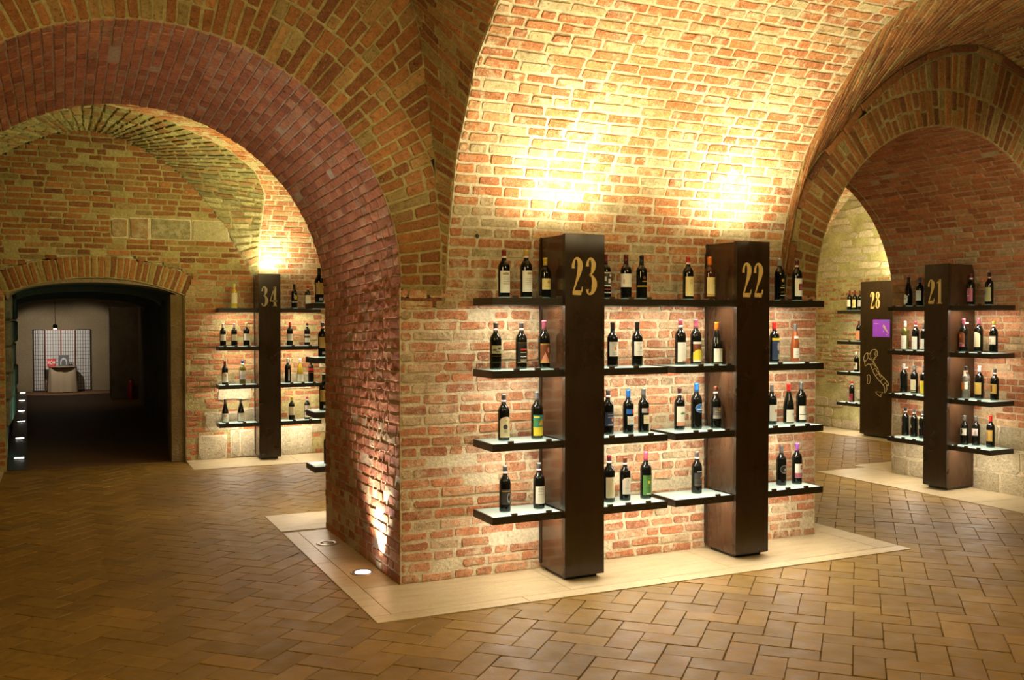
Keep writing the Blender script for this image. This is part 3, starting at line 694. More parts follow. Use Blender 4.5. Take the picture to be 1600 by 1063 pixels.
# 21: front faces -x ; local x runs along -y
tg21 = [(r, k, xs) for r in range(4) for k, xs in (('L', (-.43, -.29, -.15)), ('R', (.36, .48, .62)))]
st21 = stand('21', (7.94, 7.045, 0), -math.pi / 2, .285, .385, [(-.50, -.001, 'L'), (.286, .75, 'R')], 'dark steel wine stand bearing number 21 in the right passage', tags=tg21, sy0=.03, sy1=.36)
st28 = stand('28', (10.65, 10.60, 0), -math.pi / 2, .64, .38, [(-.50, -.001, 'L')], 'wide dark stand bearing number 28 with outline map', tags=[(1, 'L', (-.25,)), (2, 'L', (-.25,)), (3, 'L', (-.3, -.1))], sy0=.03, sy1=.36)
tg34 = [(1, 'L', (-.39, -.26, -.11)), (2, 'L', (-.37, -.17)), (3, 'L', (-.37, -.17)), (0, 'R', (.40, .6)), (1, 'R', (.42, .63)), (2, 'R', (.40, .54, .68)), (3, 'R', (.43, .63))]
st34 = stand('34', (2.19, 11.80, 0), 0, .262, .30, [(-.46, -.001, 'L'), (.263, .765, 'R')], 'dark steel wine stand bearing number 34 by the back wall', tags=tg34, mat_num=M_GOLDD, sy0=.02, sy1=.27)
stb = stand('', (2.745, 8.35, 0), math.pi, .29, .35, [(.291, .80, 'R')], 'dark wine stand behind the pier, only shelf ends showing left of it')
# move the 28 numerals to the left part of its wide face
for o in st28.children:
    if o.name.startswith('numeral'): o.location.x -= .035
# map outline and violet poster on stand 28 (local x = 10.60 - y, z)
M_LINE = flat('map_line', (.62, .52, .34), .5); M_PURP = flat('poster_violet', (.30, .06, .62), .5, emis=.12, ecol=(.35, .08, .75)); M_PALE = flat('poster_pale', (.62, .50, .66), .5)  # violet poster is no lamp; a faint glow is put into its material
M_BLUEP = flat('poster_blue', (.18, .16, .75), .5)
mb = MB().box(.24, .555, -.004, 0, 1.455, 1.705, 0, 0); mb.box(.41, .55, -.0052, -.004, 1.672, 1.695, 0, 2); mb.box(.26, .34, -.0052, -.004, 1.645, 1.650, 0, 1)
it = [(.43, 1.62, .03), (.455, 1.60, .04), (.475, 1.57, .03), (.50, 1.545, .024), (.525, 1.515, .018), (.52, 1.50, .012)]
ribbon(mb, [(a, b, c) for a, b, c in it], False, .0052, 1, 4); ribbon(mb, [(.44, 1.545, .014), (.442, 1.525, .014)], False, .0052, 1, 2); ribbon(mb, [(.49, 1.492, .01), (.515, 1.485, .012)], False, .0052, 1, 2)
mb.box(.26, .28, -.0052, -.004, 1.475, 1.495, 0, 2); mb.build('poster', [M_PURP, M_PALE, M_BLUEP], st28)['label'] = 'violet poster with a small pale map'
mb = MB()
coast = [(.08, 1.17), (.10, 1.20), (.14, 1.22), (.18, 1.20), (.21, 1.25), (.26, 1.27), (.31, 1.265), (.33, 1.21), (.31, 1.17), (.27, 1.15), (.26, 1.10), (.29, 1.05), (.335, 1.00), (.36, .94), (.41, .90), (.46, .87), (.50, .83), (.54, .79), (.53, .76), (.50, .78), (.51, .72), (.49, .68), (.46, .66), (.47, .72), (.44, .77), (.39, .81), (.34, .85), (.29, .90), (.25, .95), (.22, 1.01), (.18, 1.06), (.14, 1.05), (.10, 1.03), (.09, 1.08), (.07, 1.12)]
ribbon(mb, [(a, b, .010) for a, b in coast], True, .002, 0, 2)
for seg in ([(.14, 1.22), (.15, 1.15), (.10, 1.09)], [(.15, 1.15), (.22, 1.12), (.29, 1.14)], [(.21, 1.25), (.20, 1.17), (.22, 1.12)], [(.22, 1.12), (.26, 1.08)], [(.25, .98), (.30, 1.0), (.32, .96), (.36, .95)], [(.31, .90), (.35, .93), (.39, .88), (.41, .90)], [(.39, .81), (.42, .85), (.46, .87)], [(.20, 1.05), (.24, 1.07), (.27, 1.04), (.30, 1.03)], [(.31, 1.265), (.28, 1.21), (.31, 1.17)], [(.44, .77), (.48, .80), (.50, .78)]):
    ribbon(mb, [(a, b, .008) for a, b in seg], False, .002, 0, 3)
ribbon(mb, [(.14, .89, .008), (.18, .90, .008), (.20, .86, .008), (.19, .80, .008), (.17, .77, .008), (.14, .78, .008), (.15, .83, .008)], True, .002, 0, 3)
ribbon(mb, [(.30, .66, .007), (.35, .665, .007), (.43, .665, .007), (.40, .63, .007), (.40, .60, .007), (.35, .62, .007)], True, .002, 0, 3)
mb.build('map_outline', M_LINE, st28)['label'] = 'thin pale outline map of a country'
# ------------------------------------------------------------------ bottles
G_DARK = flat('bottle_glass_dark', (.004, .005, .004), .05, spec=.45)
G_BROWN = flat('bottle_glass_brown', (.05, .012, .004), .07, coat=.4); G_AMBER = flat('bottle_rose_amber', (.30, .075, .02), .08, coat=.4)
G_OLIVE = flat('bottle_glass_olive', (.10, .09, .012), .08, coat=.4); G_GOLD = flat('bottle_white_wine', (.50, .36, .03), .08, coat=.4); G_CLEAR = flat('bottle_clear', (.55, .55, .50), .05, trans=.75)
G_HEEL = flat('bottle_heel_glass', (.30, .44, .34), .08, trans=.35, coat=.5); G_HEELA = flat('bottle_heel_amber', (.45, .20, .08), .1, trans=.3)  # heel tint is thick glass, with the shelf's glow put into the colour
GL_ = {'k': G_DARK, 'b': G_BROWN, 'a': G_AMBER, 'o': G_OLIVE, 'g': G_GOLD, 'c': G_CLEAR}
PROF = {
 'x': [(.030, .0), (.0355, .002), (.0372, .007), (.0375, .014), (.0377, .06), (.0378, .185), (.0368, .198), (.033, .211), (.026, .222), (.0185, .231), (.0150, .242), (.0142, .262), (.0142, .288), (.0153, .290), (.0153, .299), (.0135, .301)],
 'r': [(.032, .0), (.0385, .003), (.0405, .010), (.0408, .016), (.0408, .115), (.0395, .135), (.0345, .165), (.0265, .200), (.0195, .226), (.0155, .245), (.0145, .262), (.0145, .288), (.0155, .290), (.0155, .299), (.0135, .301)],
 'h': [(.026, .0), (.0310, .003), (.0325, .009), (.033, .016), (.0325, .11), (.0300, .145), (.0250, .185), (.0195, .220), (.0155, .248), (.0140, .265), (.0138, .288), (.0150, .290), (.0150, .299), (.013, .301)]}
BODYM = {}
def body_mesh(shape, g):
    if (shape, g) not in BODYM:
        P = PROF[shape]; lo = [p for p in P if p[1] <= .0165]; n = 24; mb = MB().lathe(P, n)
        nl = len([p for p in P if p[1] <= .0145]); M = []
        for i in range(len(P) - 1): M += [1 if i < 2 else 0] * n
        M += [1, 0]; me = bpy.data.meshes.new('glass_body'); me.from_pydata(mb.V, [], mb.F); me.polygons.foreach_set('use_smooth', [True] * len(me.polygons))
        me.polygons.foreach_set('material_index', M); me.materials.append(GL_[g]); me.materials.append(G_HEELA if g in 'ba' else G_HEEL); me.update(); BODYM[(shape, g)] = me
    return BODYM[(shape, g)]
def prof_r(shape, z):
    P = PROF[shape]
    for a, b in zip(P, P[1:]):
        if z <= b[1]: return a[0] + (b[0] - a[0]) * (z - a[1]) / (b[1] - a[1] + 1e-9)
    return P[-1][0]
CAPM = {}
def sleeve(name, shape, z0, z1, mat, parent, top=False, off=.0006):
    key = (name, shape, z0, z1, mat.name)
    if key not in CAPM:
        zs = sorted(set([z0, z1] + [p[1] for p in PROF[shape] if z0 < p[1] < z1])); pr = [(prof_r(shape, z) + off, z) for z in zs]
        if top: pr.append((pr[-1][0] - .003, z1 + .0016)); pr.append((.004, z1 + .002))
        mb = MB().lathe(pr, 20); me = bpy.data.meshes.new(name); me.from_pydata(mb.V, [], mb.F); me.polygons.foreach_set('use_smooth', [True] * len(me.polygons)); me.materials.append(mat); me.update(); CAPM[key] = me
    return link(name, CAPM[key], None, parent)
CN = {'W': (.80, .78, .68), 'C': (.74, .66, .44), 'Y': (.80, .66, .30), 'K': (.012, .012, .012), 'G': (.13, .13, .13), 'g': (.33, .33, .31), 'R': (.55, .03, .02), 'r': (.22, .025, .025), 'M': (.12, .02, .02), 'P': (.62, .10, .17), 'p': (.85, .62, .60),
      'm': (.38, .10, .16), 'O': (.85, .22, .02), 'B': (.02, .16, .55), 'b': (.03, .05, .12), 'T': (.03, .30, .28), 'N': (.10, .26, .07), 'o': (.36, .34, .17), 'D': (.60, .42, .06), 'y': (.85, .70, .05), 'V': (.30, .10, .42), 'S': (.5, .5, .5), 'n': (.18, .05, .02),
      's': (.68, .30, .18), 'L': (.60, .56, .66), 'k': (.045, .045, .05), 'X': (.55, .36, .10), 'l': (.50, .10, .06)}
def cmat(k): return flat('paint_' + {'W': 'white', 'C': 'cream', 'Y': 'straw', 'K': 'black', 'G': 'charcoal', 'g': 'grey', 'R': 'red', 'r': 'dark_red', 'M': 'maroon', 'P': 'rose', 'p': 'pale_pink', 'm': 'mauve', 'O': 'orange', 'B': 'blue', 'b': 'navy', 'T': 'teal', 'N': 'green', 'o': 'olive', 'D': 'gold', 'y': 'yellow', 'V': 'violet', 'S': 'silver', 'n': 'brown', 's': 'salmon', 'L': 'lilac', 'k': 'soft_black', 'X': 'ochre', 'l': 'brick_red'}[k], CN[k], .45)
def label_part(shape, spec, parent, H0, ang0, name='label', scale=1.0):
    mb = MB(); mats = []
    for li, s_ in enumerate(spec):
        sh, a0, a1, z0, z1, ck = s_; mt = cmat(ck)
        if mt not in mats: mats.append(mt)
        mi = mats.index(mt); n = max(4, int(abs(a1 - a0) * 7)); off = .0009 + .0003 * li
        V = []
        for i in range(n + 1):
            u = i / n; c = 2 * u - 1; e = math.sqrt(max(0, 1 - c * c))
            lo, hi = {'q': (0, 1), 'a': (0, .80 + .20 * e), 'o': (.5 - .5 * e, .5 + .5 * e), 's': (0, e), 't': (0, 1 - abs(c)), 'v': (.12 * (1 - e), 1)}[sh]
            lo = min(lo, hi - .001)
            a = math.radians(ang0 + 62 * (a0 + (a1 - a0) * u))
            for kk in range(4):
                z = (z0 + (z1 - z0) * (lo + (hi - lo) * kk / 3)) * .301; r = prof_r(shape, z) + off
                V.append((r * math.cos(a), r * math.sin(a), z))
        F = [(4 * i + k, 4 * i + 4 + k, 4 * i + 5 + k, 4 * i + 1 + k) for i in range(n) for k in range(3)]
        mb.poly(V, F, mi)
    me = bpy.data.meshes.new(name); me.from_pydata(mb.V, [], mb.F); me.polygons.foreach_set('use_smooth', [True] * len(me.polygons)); me.polygons.foreach_set('material_index', mb.M)
    for m in mats: me.materials.append(m)
    me.update(); return link(name, me, None, parent)
ROWN = ['top', 'second', 'third', 'lowest']
def clear_of(x, y, box):
    for _ in range(40):
        if box[0] - .046 < x < box[1] + .046 and box[2] - .046 < y < box[3] + .046: x *= .9975; y *= .9975
        else: break
    return x, y
BOX = {'23': (2.95, 3.243, 5.455, 5.82), '22': (4.32, 4.61, 5.455, 5.82), '34': (2.19, 2.452, 11.8, 12.1), '21': (7.94, 8.33, 6.76, 7.045), '28': (10.65, 11.04, 9.96, 10.6)}
def bottle(x, y, row, h, shape, g, cap, band, spec, desc, where, face, capz=.245, extra=None):
    b = empty('wine_bottle', (x, y, SZ[row] + .0002), 0); k = h / .303; b.scale = (k ** .6, k ** .6, k)
    tag(b, desc + ', ' + where, 'bottle', 'wine bottles on the stands')
    link('glass_body', body_mesh(shape, g), None, b)
    c1 = CM(cap); zt = .3008
    if band:
        sleeve('capsule', shape, .262, zt, c1, b, True, .0009); sleeve('neck_band', shape, .249, .262, cmat(band), b, False, .0012); 
    else: sleeve('capsule', shape, capz, zt, c1, b, True, .0009)
    if spec: label_part(shape, spec, b, h, face)
    if extra == 'tag':
        MB().box(-.004, .04, -.022, -.018, .255, .268, 0).build('neck_tag', cmat('W'), b)
    if extra == 'bow':
        mb = MB()
        for t in range(7):
            a = U(0, 6.28); L = U(.03, .05); mb.tube([(-.016, -.01, .238), (-.03 - L * .6 * abs(math.cos(a)), -.02, .24 + L * math.sin(a) * .7), (-.045 - L * .3, -.02, .235 + L * math.sin(a + .6) * .6), (-.02, -.012, .232)], .0018, 5)
        mb.build('raffia_bow', flat('raffia', (.55, .45, .30), .8), b)
    return b
def CM(k): return flat('cap_' + cmat(k).name[6:], CN[k], .32, metal=.15, coat=.2)
T = lambda *a: [('q', -.5, .5, z - .006, z + .006, a[0]) for z in a[1:]]   # thin text lines
def wl(z0=.12, z1=.52, c='W', extra=()): return [('q', -1, 1, z0, z1, c)] + list(extra)
BOT = {
'23': {
 0: [(2.598, .312, 'x', 'k', 'r', 'p', wl(.11, .56, 'W', [('q', -.55, .45, .475, .52, 'o'), ('s', -.3, .2, .50, .53, 'g')] + T('g', .43, .39, .34, .29)), 'bottle with dark red cap and tall white label'),
     (2.757, .318, 'x', 'k', 'D', 'p', wl(.13, .565, 'W', [('q', -.2, .7, .485, .53, 'o')] + T('S', .40, .36, .32, .28)), 'bottle with gold cap and tall cream label'),
     (2.897, .268, 'x', 'k', 'D', None, wl(.22, .49, 'Y', [('o', -.1, .6, .36, .44, 'X')] + T('X', .29)), 'small bottle with long gold cap and amber label'),
     (3.354, .305, 'x', 'k', 'r', None, wl(.28, .60, 'W', [('q', -.9, .9, .31, .57, 'k'), ('q', -.6, -.3, .4, .5, 'W'), ('q', 0, .5, .35, .45, 'W'), ('q', .2, .8, .5, .55, 'W'), ('q', -1, 1, .20, .24, 'r'), ('q', -1, 1, .13, .16, 'S')]), 'bottle with red cap and scribbled black and white label'),
     (3.517, .308, 'x', 'k', 'M', None, [('q', -1.6, 1.6, .27, .57, 'W'), ('o', -.95, -.7, .33, .46, 's'), ('o', .5, .75, .35, .48, 's')], 'bottle with dark red cap and wide cream wraparound label'),
     (3.643, .305, 'x', 'k', 'K', None, [('q', -1.3, 1.3, .285, .31, 'D'), ('o', -.3, .3, .45, .53, 'n'), ('q', -.4, .4, .40, .42, 'X')], 'black bottle with one gold stripe')],
 1: [(2.539, .305, 'x', 'k', 'G', 'p', wl(.345, .515, 'o', [('q', -.8, -.2, .40, .44, 'k'), ('q', 0, .6, .43, .47, 'k'), ('q', -.4, .3, .375, .39, 'k'), ('q', -1, 1, .29, .293, 'X'), ('q', -1, 1, .165, .168, 'g')]), 'bottle with charcoal cap and short olive picture label'),
     (2.722, .305, 'x', 'k', 'G', 'p', [('q', -1, 1, .135, .575, 'K'), ('q', -1, 1, .565, .57, 'D'), ('q', -1, 1, .14, .146, 'D'), ('q', -.5, .6, .405, .44, 'R')] + T('W', .36, .27, .205, .18), 'bottle with black label lettered in red and white'),
     (2.888, .318, 'x', 'k', 'm', None, wl(.12, .52, 'D', [('q', -.96, .96, .135, .505, 'n'), ('t', -.95, .5, .135, .34, 's'), ('o', .05, .55, .33, .45, 's'), ('q', .6, .95, .14, .3, 'X')]), 'bottle with rose cap and gold edged red picture label')],
 2: [(2.596, .304, 'x', 'k', 'G', 'p', [('a', -1, 1, .08, .52, 'C'), ('o', -.5, .3, .25, .36, 'k'), ('q', -.3, .1, .19, .24, 'o'), ('o', -.1, .15, .42, .45, 's'), ('q', .55, .65, .30, .42, 'o')], 'bottle with charcoal cap and arched cream tower label'),
     (2.836, .312, 'x', 'k', 'G', None, wl(.075, .515, 'y', [('q', -1, 1, .26, .515, 'N'), ('q', -1, 1, .40, .515, 'T'), ('t', -.2, 1.0, .30, .44, 'X'), ('t', -1, .2, .26, .36, 'T'), ('q', -.9, .0, .455, .49, 'y')]), 'bottle with green and yellow landscape label')],
 3: [(2.605, .300, 'x', 'k', 'G', 'p', wl(.17, .50, 'k', [('o', -.1, .7, .20, .42, 'g'), ('o', .05, .6, .24, .40, 'K'), ('q', -.9, .5, .45, .47, 'X')]), 'bottle with charcoal cap and dark grey label'),
     (2.851, .303, 'x', 'k', 'G', 'p', wl(.12, .50, 'W', T('S', .46, .43, .39, .33)), 'bottle with charcoal cap and plain white label'),
     (3.386, .322, 'x', 'k', 'r', 'W', wl(.10, .54, 'C', [('o', -.1, .25, .47, .50, 'g')] + T('Y', .40, .30)), 'bottle with red cap and tall narrow cream label'),
     (3.513, .300, 'x', 'k', 'n', 'p', [('a', -.95, .95, .16, .54, 'W'), ('o', -.0, .25, .46, .49, 'S')] + T('S', .30), 'bottle with brown cap and arched white label'),
     (3.682, .328, 'x', 'k', 'P', None, wl(.09, .51, 'N', [('v', -.15, .2, .33, .39, 'y'), ('q', -.1, .15, .44, .45, 'W'), ('q', -.4, .4, .11, .13, 'W'), ('q', -.5, .5, .24, .25, 'n')]), 'bottle with long pink cap and green label')],
},
'23b': {
 1: [(3.411, .305, 'x', 'k', 'K', None, wl(.24, .56, 'W', [('o', -.15, .25, .38, .45, 'O')] + T('S', .52, .32, .28)), 'bottle with white label and orange dot'),
     (3.608, .308, 'x', 'k', 'K', None, wl(.24, .56, 'W', [('o', -.0, .35, .38, .45, 'o')] + T('S', .51, .33)), 'bottle with white label and small green motif')],
 2: [(3.377, .307, 'x', 'k', 'G', 'p', wl(.20, .50, 'b', [('o', .1, .5, .30, .37, 'O')] + T('S', .46, .24, .22, .40)), 'bottle with navy label and orange seal'),
     (3.537, .302, 'x', 'k', 'B', None, [('q', -.8, .3, .455, .565, 'B'), ('q', -.6, 1, .21, .40, 'W'), ('q', -.3, .9, .195, .22, 'B'), ('o', .1, .75, .46, .56, 'R')] + T('S', .30), 'bottle with blue cap and small red crest'),
     (3.662, .309, 'x', 'k', 'G', None, [('q', -.8, .9, .455, .56, 'g'), ('q', -.5, .95, .205, .405, 'C'), ('o', .15, .75, .46, .56, 'R')] + T('X', .30), 'bottle with grey cap, grey and cream labels, red crest')],
},
'22': {
 0: [(4.045, .307, 'x', 'k', 'R', 'p', wl(.09, .54, 'Y', [('o', -.25, .3, .37, .48, 'X'), ('o', -.15, .2, .39, .46, 'Y')]), 'bottle with red cap and tall yellow label with ring'),
     (4.231, .312, 'x', 'b', 'O', None, wl(.15, .53, 'Y', [('o', .1, .7, .36, .48, 'X'), ('o', .2, .6, .38, .46, 'Y'), ('q', -1, 1, .09, .15, 'X')]), 'brownish bottle with orange red cap, yellow ring label'),
     (4.87, .320, 'x', 'k', 'g', None, [('o', -.3, .2, .44, .52, 'X'), ('q', -.5, .5, .30, .32, 'X'), ('q', -.3, .3, .36, .375, 'o'), ('q', -.4, .4, .20, .215, 'X'), ('q', -.5, .5, .12, .14, 'o')], 'black bottle with grey cap and faint gold lettering'),
     (5.036, .312, 'x', 'k', 'M', 'p', wl(.12, .55, 'W', [('q', -.3, .6, .26, .42, 'r'), ('q', -.1, .4, .28, .37, 'm')]), 'bottle with maroon cap and dark red square on white')],
 1: [(3.981, .325, 'x', 'k', 'P', 'W', wl(.07, .50, 'W', [('q', -.2, .7, .075, .10, 'l'), ('q', -.1, .2, .455, .47, 'S')]), 'bottle with magenta cap and plain tall white label'),
     (4.113, .325, 'x', 'k', 'm', None, wl(.065, .51, 'W', [('q', -1, 1, .28, .46, 'n'), ('q', -1, 1, .11, .22, 'y'), ('s', -.95, .9, .22, .34, 'y')]), 'bottle with mauve cap and brown label over yellow sun'),
     (4.295, .306, 'r', 'k', 'O', None, wl(.06, .375, 'W', [('q', .1, .6, .33, .35, 'X'), ('q', -1, 1, .065, .08, 'Y')]), 'slope shouldered bottle with orange cap'),
     (4.823, .305, 'x', 'k', 'R', None, [('q', -1, 1, .08, .60, 'b'), ('q', -1, 1, .55, .61, 'y'), ('o', -.1, .5, .30, .50, 'S'), ('q', .1, .6, .10, .22, 'o')], 'bottle with red cap and navy label with yellow edge'),
     (5.021, .293, 'h', 'a', 'G', None, [('q', -.95, .8, .11, .37, 'W'), ('q', -.8, .7, .62, .68, 'W')] + T('S', .27, .2), 'slim amber bottle with small square white label')],
 2: [(3.975, .300, 'x', 'k', 'M', 'W', wl(.11, .57, 'W', [('q', -1, 1, .115, .20, 's'), ('q', -.3, .8, .38, .42, 'N'), ('q', -.1, .5, .42, .44, 'o')]), 'bottle with maroon cap and green scrawl on cream label'),
     (4.121, .330, 'x', 'k', 'B', None, [('o', -.75, 1.1, .365, .56, 'S'), ('o', -.7, 1.05, .375, .55, 'B'), ('q', -.4, .9, .425, .455, 'W'), ('t', .1, .5, .47, .53, 'C')], 'tall bottle with bright blue cap and blue oval label'),
     (4.289, .306, 'x', 'k', 'n', 'p', wl(.24, .51, 'G', [('q', -1, 1, .245, .32, 'g'), ('o', .0, .5, .44, .49, 'y'), ('q', -.7, .8, .40, .42, 'X'), ('q', -.6, .7, .35, .36, 'g')]), 'bottle with brown cap and grey label lettered gold'),
     (4.802, .300, 'x', 'k', 'G', None, wl(.10, .50, 'W', [('q', .0, .5, .31, .39, 'O')]), 'bottle with small orange square on white label'),
     (4.963, .300, 'r', 'k', 'R', None, wl(.05, .36, 'W', [('q', .0, .7, .22, .27, 'S')]), 'slope shouldered bottle with bright red cap'),
     (5.084, .311, 'x', 'k', 'G', None, wl(.09, .43, 'W', [('q', -.9, .9, .205, .225, 'k'), ('q', -.1, .8, .29, .38, 'S'), ('q', .1, .6, .31, .36, 'W')]), 'bottle with charcoal cap and black striped white label')],
 3: [(4.126, .300, 'x', 'k', 'G', 'p', [('q', -1, 1, .18, .50, 'k'), ('q', -.9, .9, .33, .335, 'X'), ('q', -.9, .9, .215, .22, 'X'), ('t', .1, .5, .37, .47, 's'), ('q', -.5, .6, .52, .54, 'S')], 'lone bottle with black label and small orange triangle'),
     (4.896, .300, 'x', 'k', 'G', None, [('o', -.85, .9, .31, .52, 'g'), ('o', -.75, .8, .33, .50, 'K'), ('o', -.1, .4, .38, .43, 'S'), ('q', .3, .42, .42, .48, 'S'), ('q', -.05, .02, .34, .39, 'S'), ('q', .3, .37, .34, .39, 'S')], 'bottle with oval deer emblem label'),
     (5.047, .309, 'x', 'k', 'V', None, wl(.165, .51, 'W', [('q', -1, 1, .17, .285, 'm'), ('q', -.0, .5, .37, .47, 'n'), ('o', .12, .38, .38, .46, 'O')]), 'bottle with violet cap and violet edged white label')],
},
'21': {
 0: [(7.479, .318, 'r', 'k', 'K', None, [('o', -1, .6, .08, .42, 'W'), ('q', -.9, .5, .13, .37, 'W'), ('q', -.6, .2, .25, .29, 's')], 'slope shouldered bottle with rounded white label'),
     (7.328, .305, 'x', 'k', 'b', 'm', wl(.20, .55, 'W', [('o', -.7, -.2, .26, .36, 'L')] + T('S', .47)), 'bottle with dark cap and white label'),
     (6.701, .318, 'x', 'k', 'M', 'p', wl(.13, .55, 'm', [('o', -.6, -.1, .37, .46, 'L'), ('q', -.5, .2, .30, .33, 'p')]), 'bottle with mauve label and grey emblem'),
     (6.494, .320, 'x', 'k', 'K', 's', wl(.12, .55, 'o', [('o', -.6, -.1, .34, .45, 'B')]), 'bottle with olive grey label and blue emblem')],
 1: [(7.517, .306, 'x', 'o', 'W', None, wl(.03, .50, 'W', T('S', .30)), 'pale bottle with white cap and white label'),
     (7.377, .306, 'x', 'k', 'P', 'p', wl(.03, .47, 'W', [('q', -.7, -.1, .29, .32, 's')]), 'dark bottle with pink cap and white label'),
     (7.265, .290, 'x', 'k', 'G', None, wl(.05, .42, 'W'), 'half hidden bottle with white label'),
     (6.781, .335, 'x', 'k', 'm', None, [('a', -1, .9, .16, .60, 'n'), ('o', -.6, .1, .42, .54, 'O'), ('q', -.9, .8, .17, .24, 'm'), ('q', -.6, .3, .26, .28, 'p')], 'bottle with mauve cap and orange sun label'),
     (6.607, .340, 'x', 'k', 'm', None, [('a', -1, .9, .16, .59, 'C')], 'bottle with mauve cap and arched cream label'),
     (6.439, .308, 'x', 'k', 'D', 'p', wl(.27, .52, 'W', [('q', -.4, -.1, .33, .45, 's'), ('q', -1, 1, .53, .54, 'X')]), 'bottle with gold cap and short white label')],
 2: [(7.53, .312, 'x', 'k', 'S', None, [('q', -1, -.3, .15, .5, 'g')], 'bottle with silver cap and hanging neck tag'),
     (7.389, .302, 'x', 'k', 'G', None, wl(.13, .50, 'C', [('q', -1, 1, .06, .11, 'o')]), 'bottle with charcoal cap and square cream label'),
     (7.262, .299, 'x', 'k', 'G', None, wl(.03, .48, 'y'), 'half hidden bottle with yellow label'),
     (6.749, .322, 'x', 'c', 'K', 's', [('q', -1, .1, .28, .5, 'O'), ('q', .3, 1, .30, .52, 'W')], 'clear bottle with raffia bow'),
     (6.594, .330, 'x', 'k', 'p', None, wl(.15, .50, 'X', [('q', -.6, .3, .20, .46, 'D')]), 'bottle with pale pink cap and ochre label'),
     (6.423, .310, 'x', 'k', 'G', 'p', wl(.22, .52, 'X', [('q', -.7, -.4, .28, .48, 'n'), ('q', -.2, .1, .28, .48, 'n'), ('q', .3, .6, .28, .48, 'D')]), 'bottle with charcoal cap and ochre pictorial label')],
 3: [(7.503, .306, 'x', 'k', 'K', 'W', [('o', -.9, -.1, .42, .52, 'V'), ('o', -.7, -.1, .36, .44, 'm'), ('o', -.6, -.3, .18, .23, 'm')], 'bottle with violet motif'),
     (7.388, .299, 'x', 'k', 'G', 'W', [('t', -.8, .1, .34, .48, 'g'), ('o', -.7, -.3, .12, .18, 'P')], 'bottle with grey motif and pink seal'),
     (7.275, .294, 'x', 'k', 'G', 'W', [('t', -.8, .1, .34, .48, 'g'), ('o', -.7, -.3, .12, .18, 'P')], 'half hidden bottle with pink seal'),
     (6.759, .293, 'x', 'k', 'G', None, wl(.34, .57, 'W', [('o', -.5, .2, .36, .55, 'k')]), 'bottle with charcoal cap and black figure label'),
     (6.626, .293, 'x', 'k', 'G', None, wl(.34, .58, 'p', [('t', -.1, .9, .34, .56, 'g')]), 'bottle with charcoal cap and pink and grey label'),
     (6.463, .310, 'x', 'k', 'R', None, wl(.20, .55, 'X', [('q', -.7, -.5, .25, .5, 'n'), ('q', -.2, .0, .25, .5, 'n'), ('q', .4, .6, .25, .5, 'D')]), 'bottle with red cap and ochre label')],
},
'28': {
 0: [(10.99, .305, 'x', 'k', 'r', None, wl(.2, .55, 'W'), 'bottle with red cap and cream label'), (10.885, .302, 'x', 'k', 'r', None, wl(.15, .55, 'Y', [('q', -.5, .2, .2, .35, 'X')]), 'bottle with red cap and yellow label'),
     (10.775, .299, 'x', 'k', 'M', None, wl(.2, .52, 'S'), 'bottle with dark cap and grey label')],
 1: [(10.80, .310, 'x', 'k', 'M', None, wl(.06, .52, 's', [('t', -.7, .3, .2, .38, 'O')]), 'lone bottle with orange pink label')],
 2: [(10.84, .301, 'x', 'k', 'W', None, wl(.13, .47, 'W', [('q', -.6, .2, .30, .42, 'r')]), 'lone bottle with dark red block on white label')],
 3: [(10.93, .318, 'x', 'k', 'R', 'W', wl(.05, .42, 'r', [('q', -.7, .3, .1, .25, 'P')]), 'lone bottle with dark red label')],
},
'34': {
 0: [(1.926, .295, 'x', 'g', 'Y', None, wl(.2, .62, 'C'), 'golden white wine bottle with cream label'), (2.65, .303, 'x', 'k', 'K', None, [('o', -.1, .7, .36, .56, 'D'), ('q', -1, 1, .24, .30, 'g')], 'black bottle with gold leaf emblem'),
     (2.817, .290, 'x', 'k', 'R', 'p', wl(.12, .58, 'W', T('S', .4, .2)), 'bottle with red cap and white label')],
 1: [(1.792, .280, 'x', 'k', 'p', None, wl(.25, .52, 'W'), 'leftmost bottle with pink cap and white label'), (1.923, .280, 'x', 'k', 'p', None, wl(.25, .52, 'C'), 'middle bottle with pink cap and cream label'), (2.067, .289, 'x', 'k', 'Y', None, wl(.25, .53, 'W', [('o', -.1, .1, .44, .48, 'g')]), 'bottle with gold cap and white label'),
     (2.593, .296, 'x', 'k', 'R', None, wl(.22, .50, 'W'), 'bottle with bright red cap and white label'), (2.807, .285, 'x', 'k', 'G', 'p', wl(.15, .50, 'W', [('q', -1, 1, .34, .43, 'k')]), 'bottle with black banded white label')],
 2: [(1.812, .290, 'x', 'k', 'r', None, [('a', -1, 1, .10, .52, 'W'), ('o', -.3, .3, .33, .42, 'O')], 'bottle with red cap and arched white label'), (2.019, .290, 'x', 'o', 'B', 'W', wl(.22, .58, 'L', [('q', -1, 1, .42, .58, 'W')]), 'olive bottle with blue cap and lilac label'),
     (2.567, .308, 'x', 'k', 'W', None, [('q', -.1, .3, .10, .55, 'S'), ('q', .05, .12, .1, .5, 'K')], 'black bottle with white vertical script'), (2.717, .300, 'r', 'g', 'W', None, wl(.06, .36, 'W'), 'white wine bottle with white cap'),
     (2.854, .285, 'x', 'k', 'M', None, [('q', -1.4, 1.4, .52, .64, 'R'), ('q', -1, 1, .42, .48, 'r')], 'black bottle with bright red shoulder band')],
 3: [(1.813, .290, 'r', 'k', 'G', None, wl(.06, .40, 'W', [('q', -.5, .4, .28, .32, 's')]), 'slope shouldered bottle further from number 34'), (1.997, .287, 'r', 'k', 'G', None, wl(.06, .40, 'W', [('q', -.4, .5, .28, .32, 'Y')]), 'slope shouldered bottle nearer to number 34'),
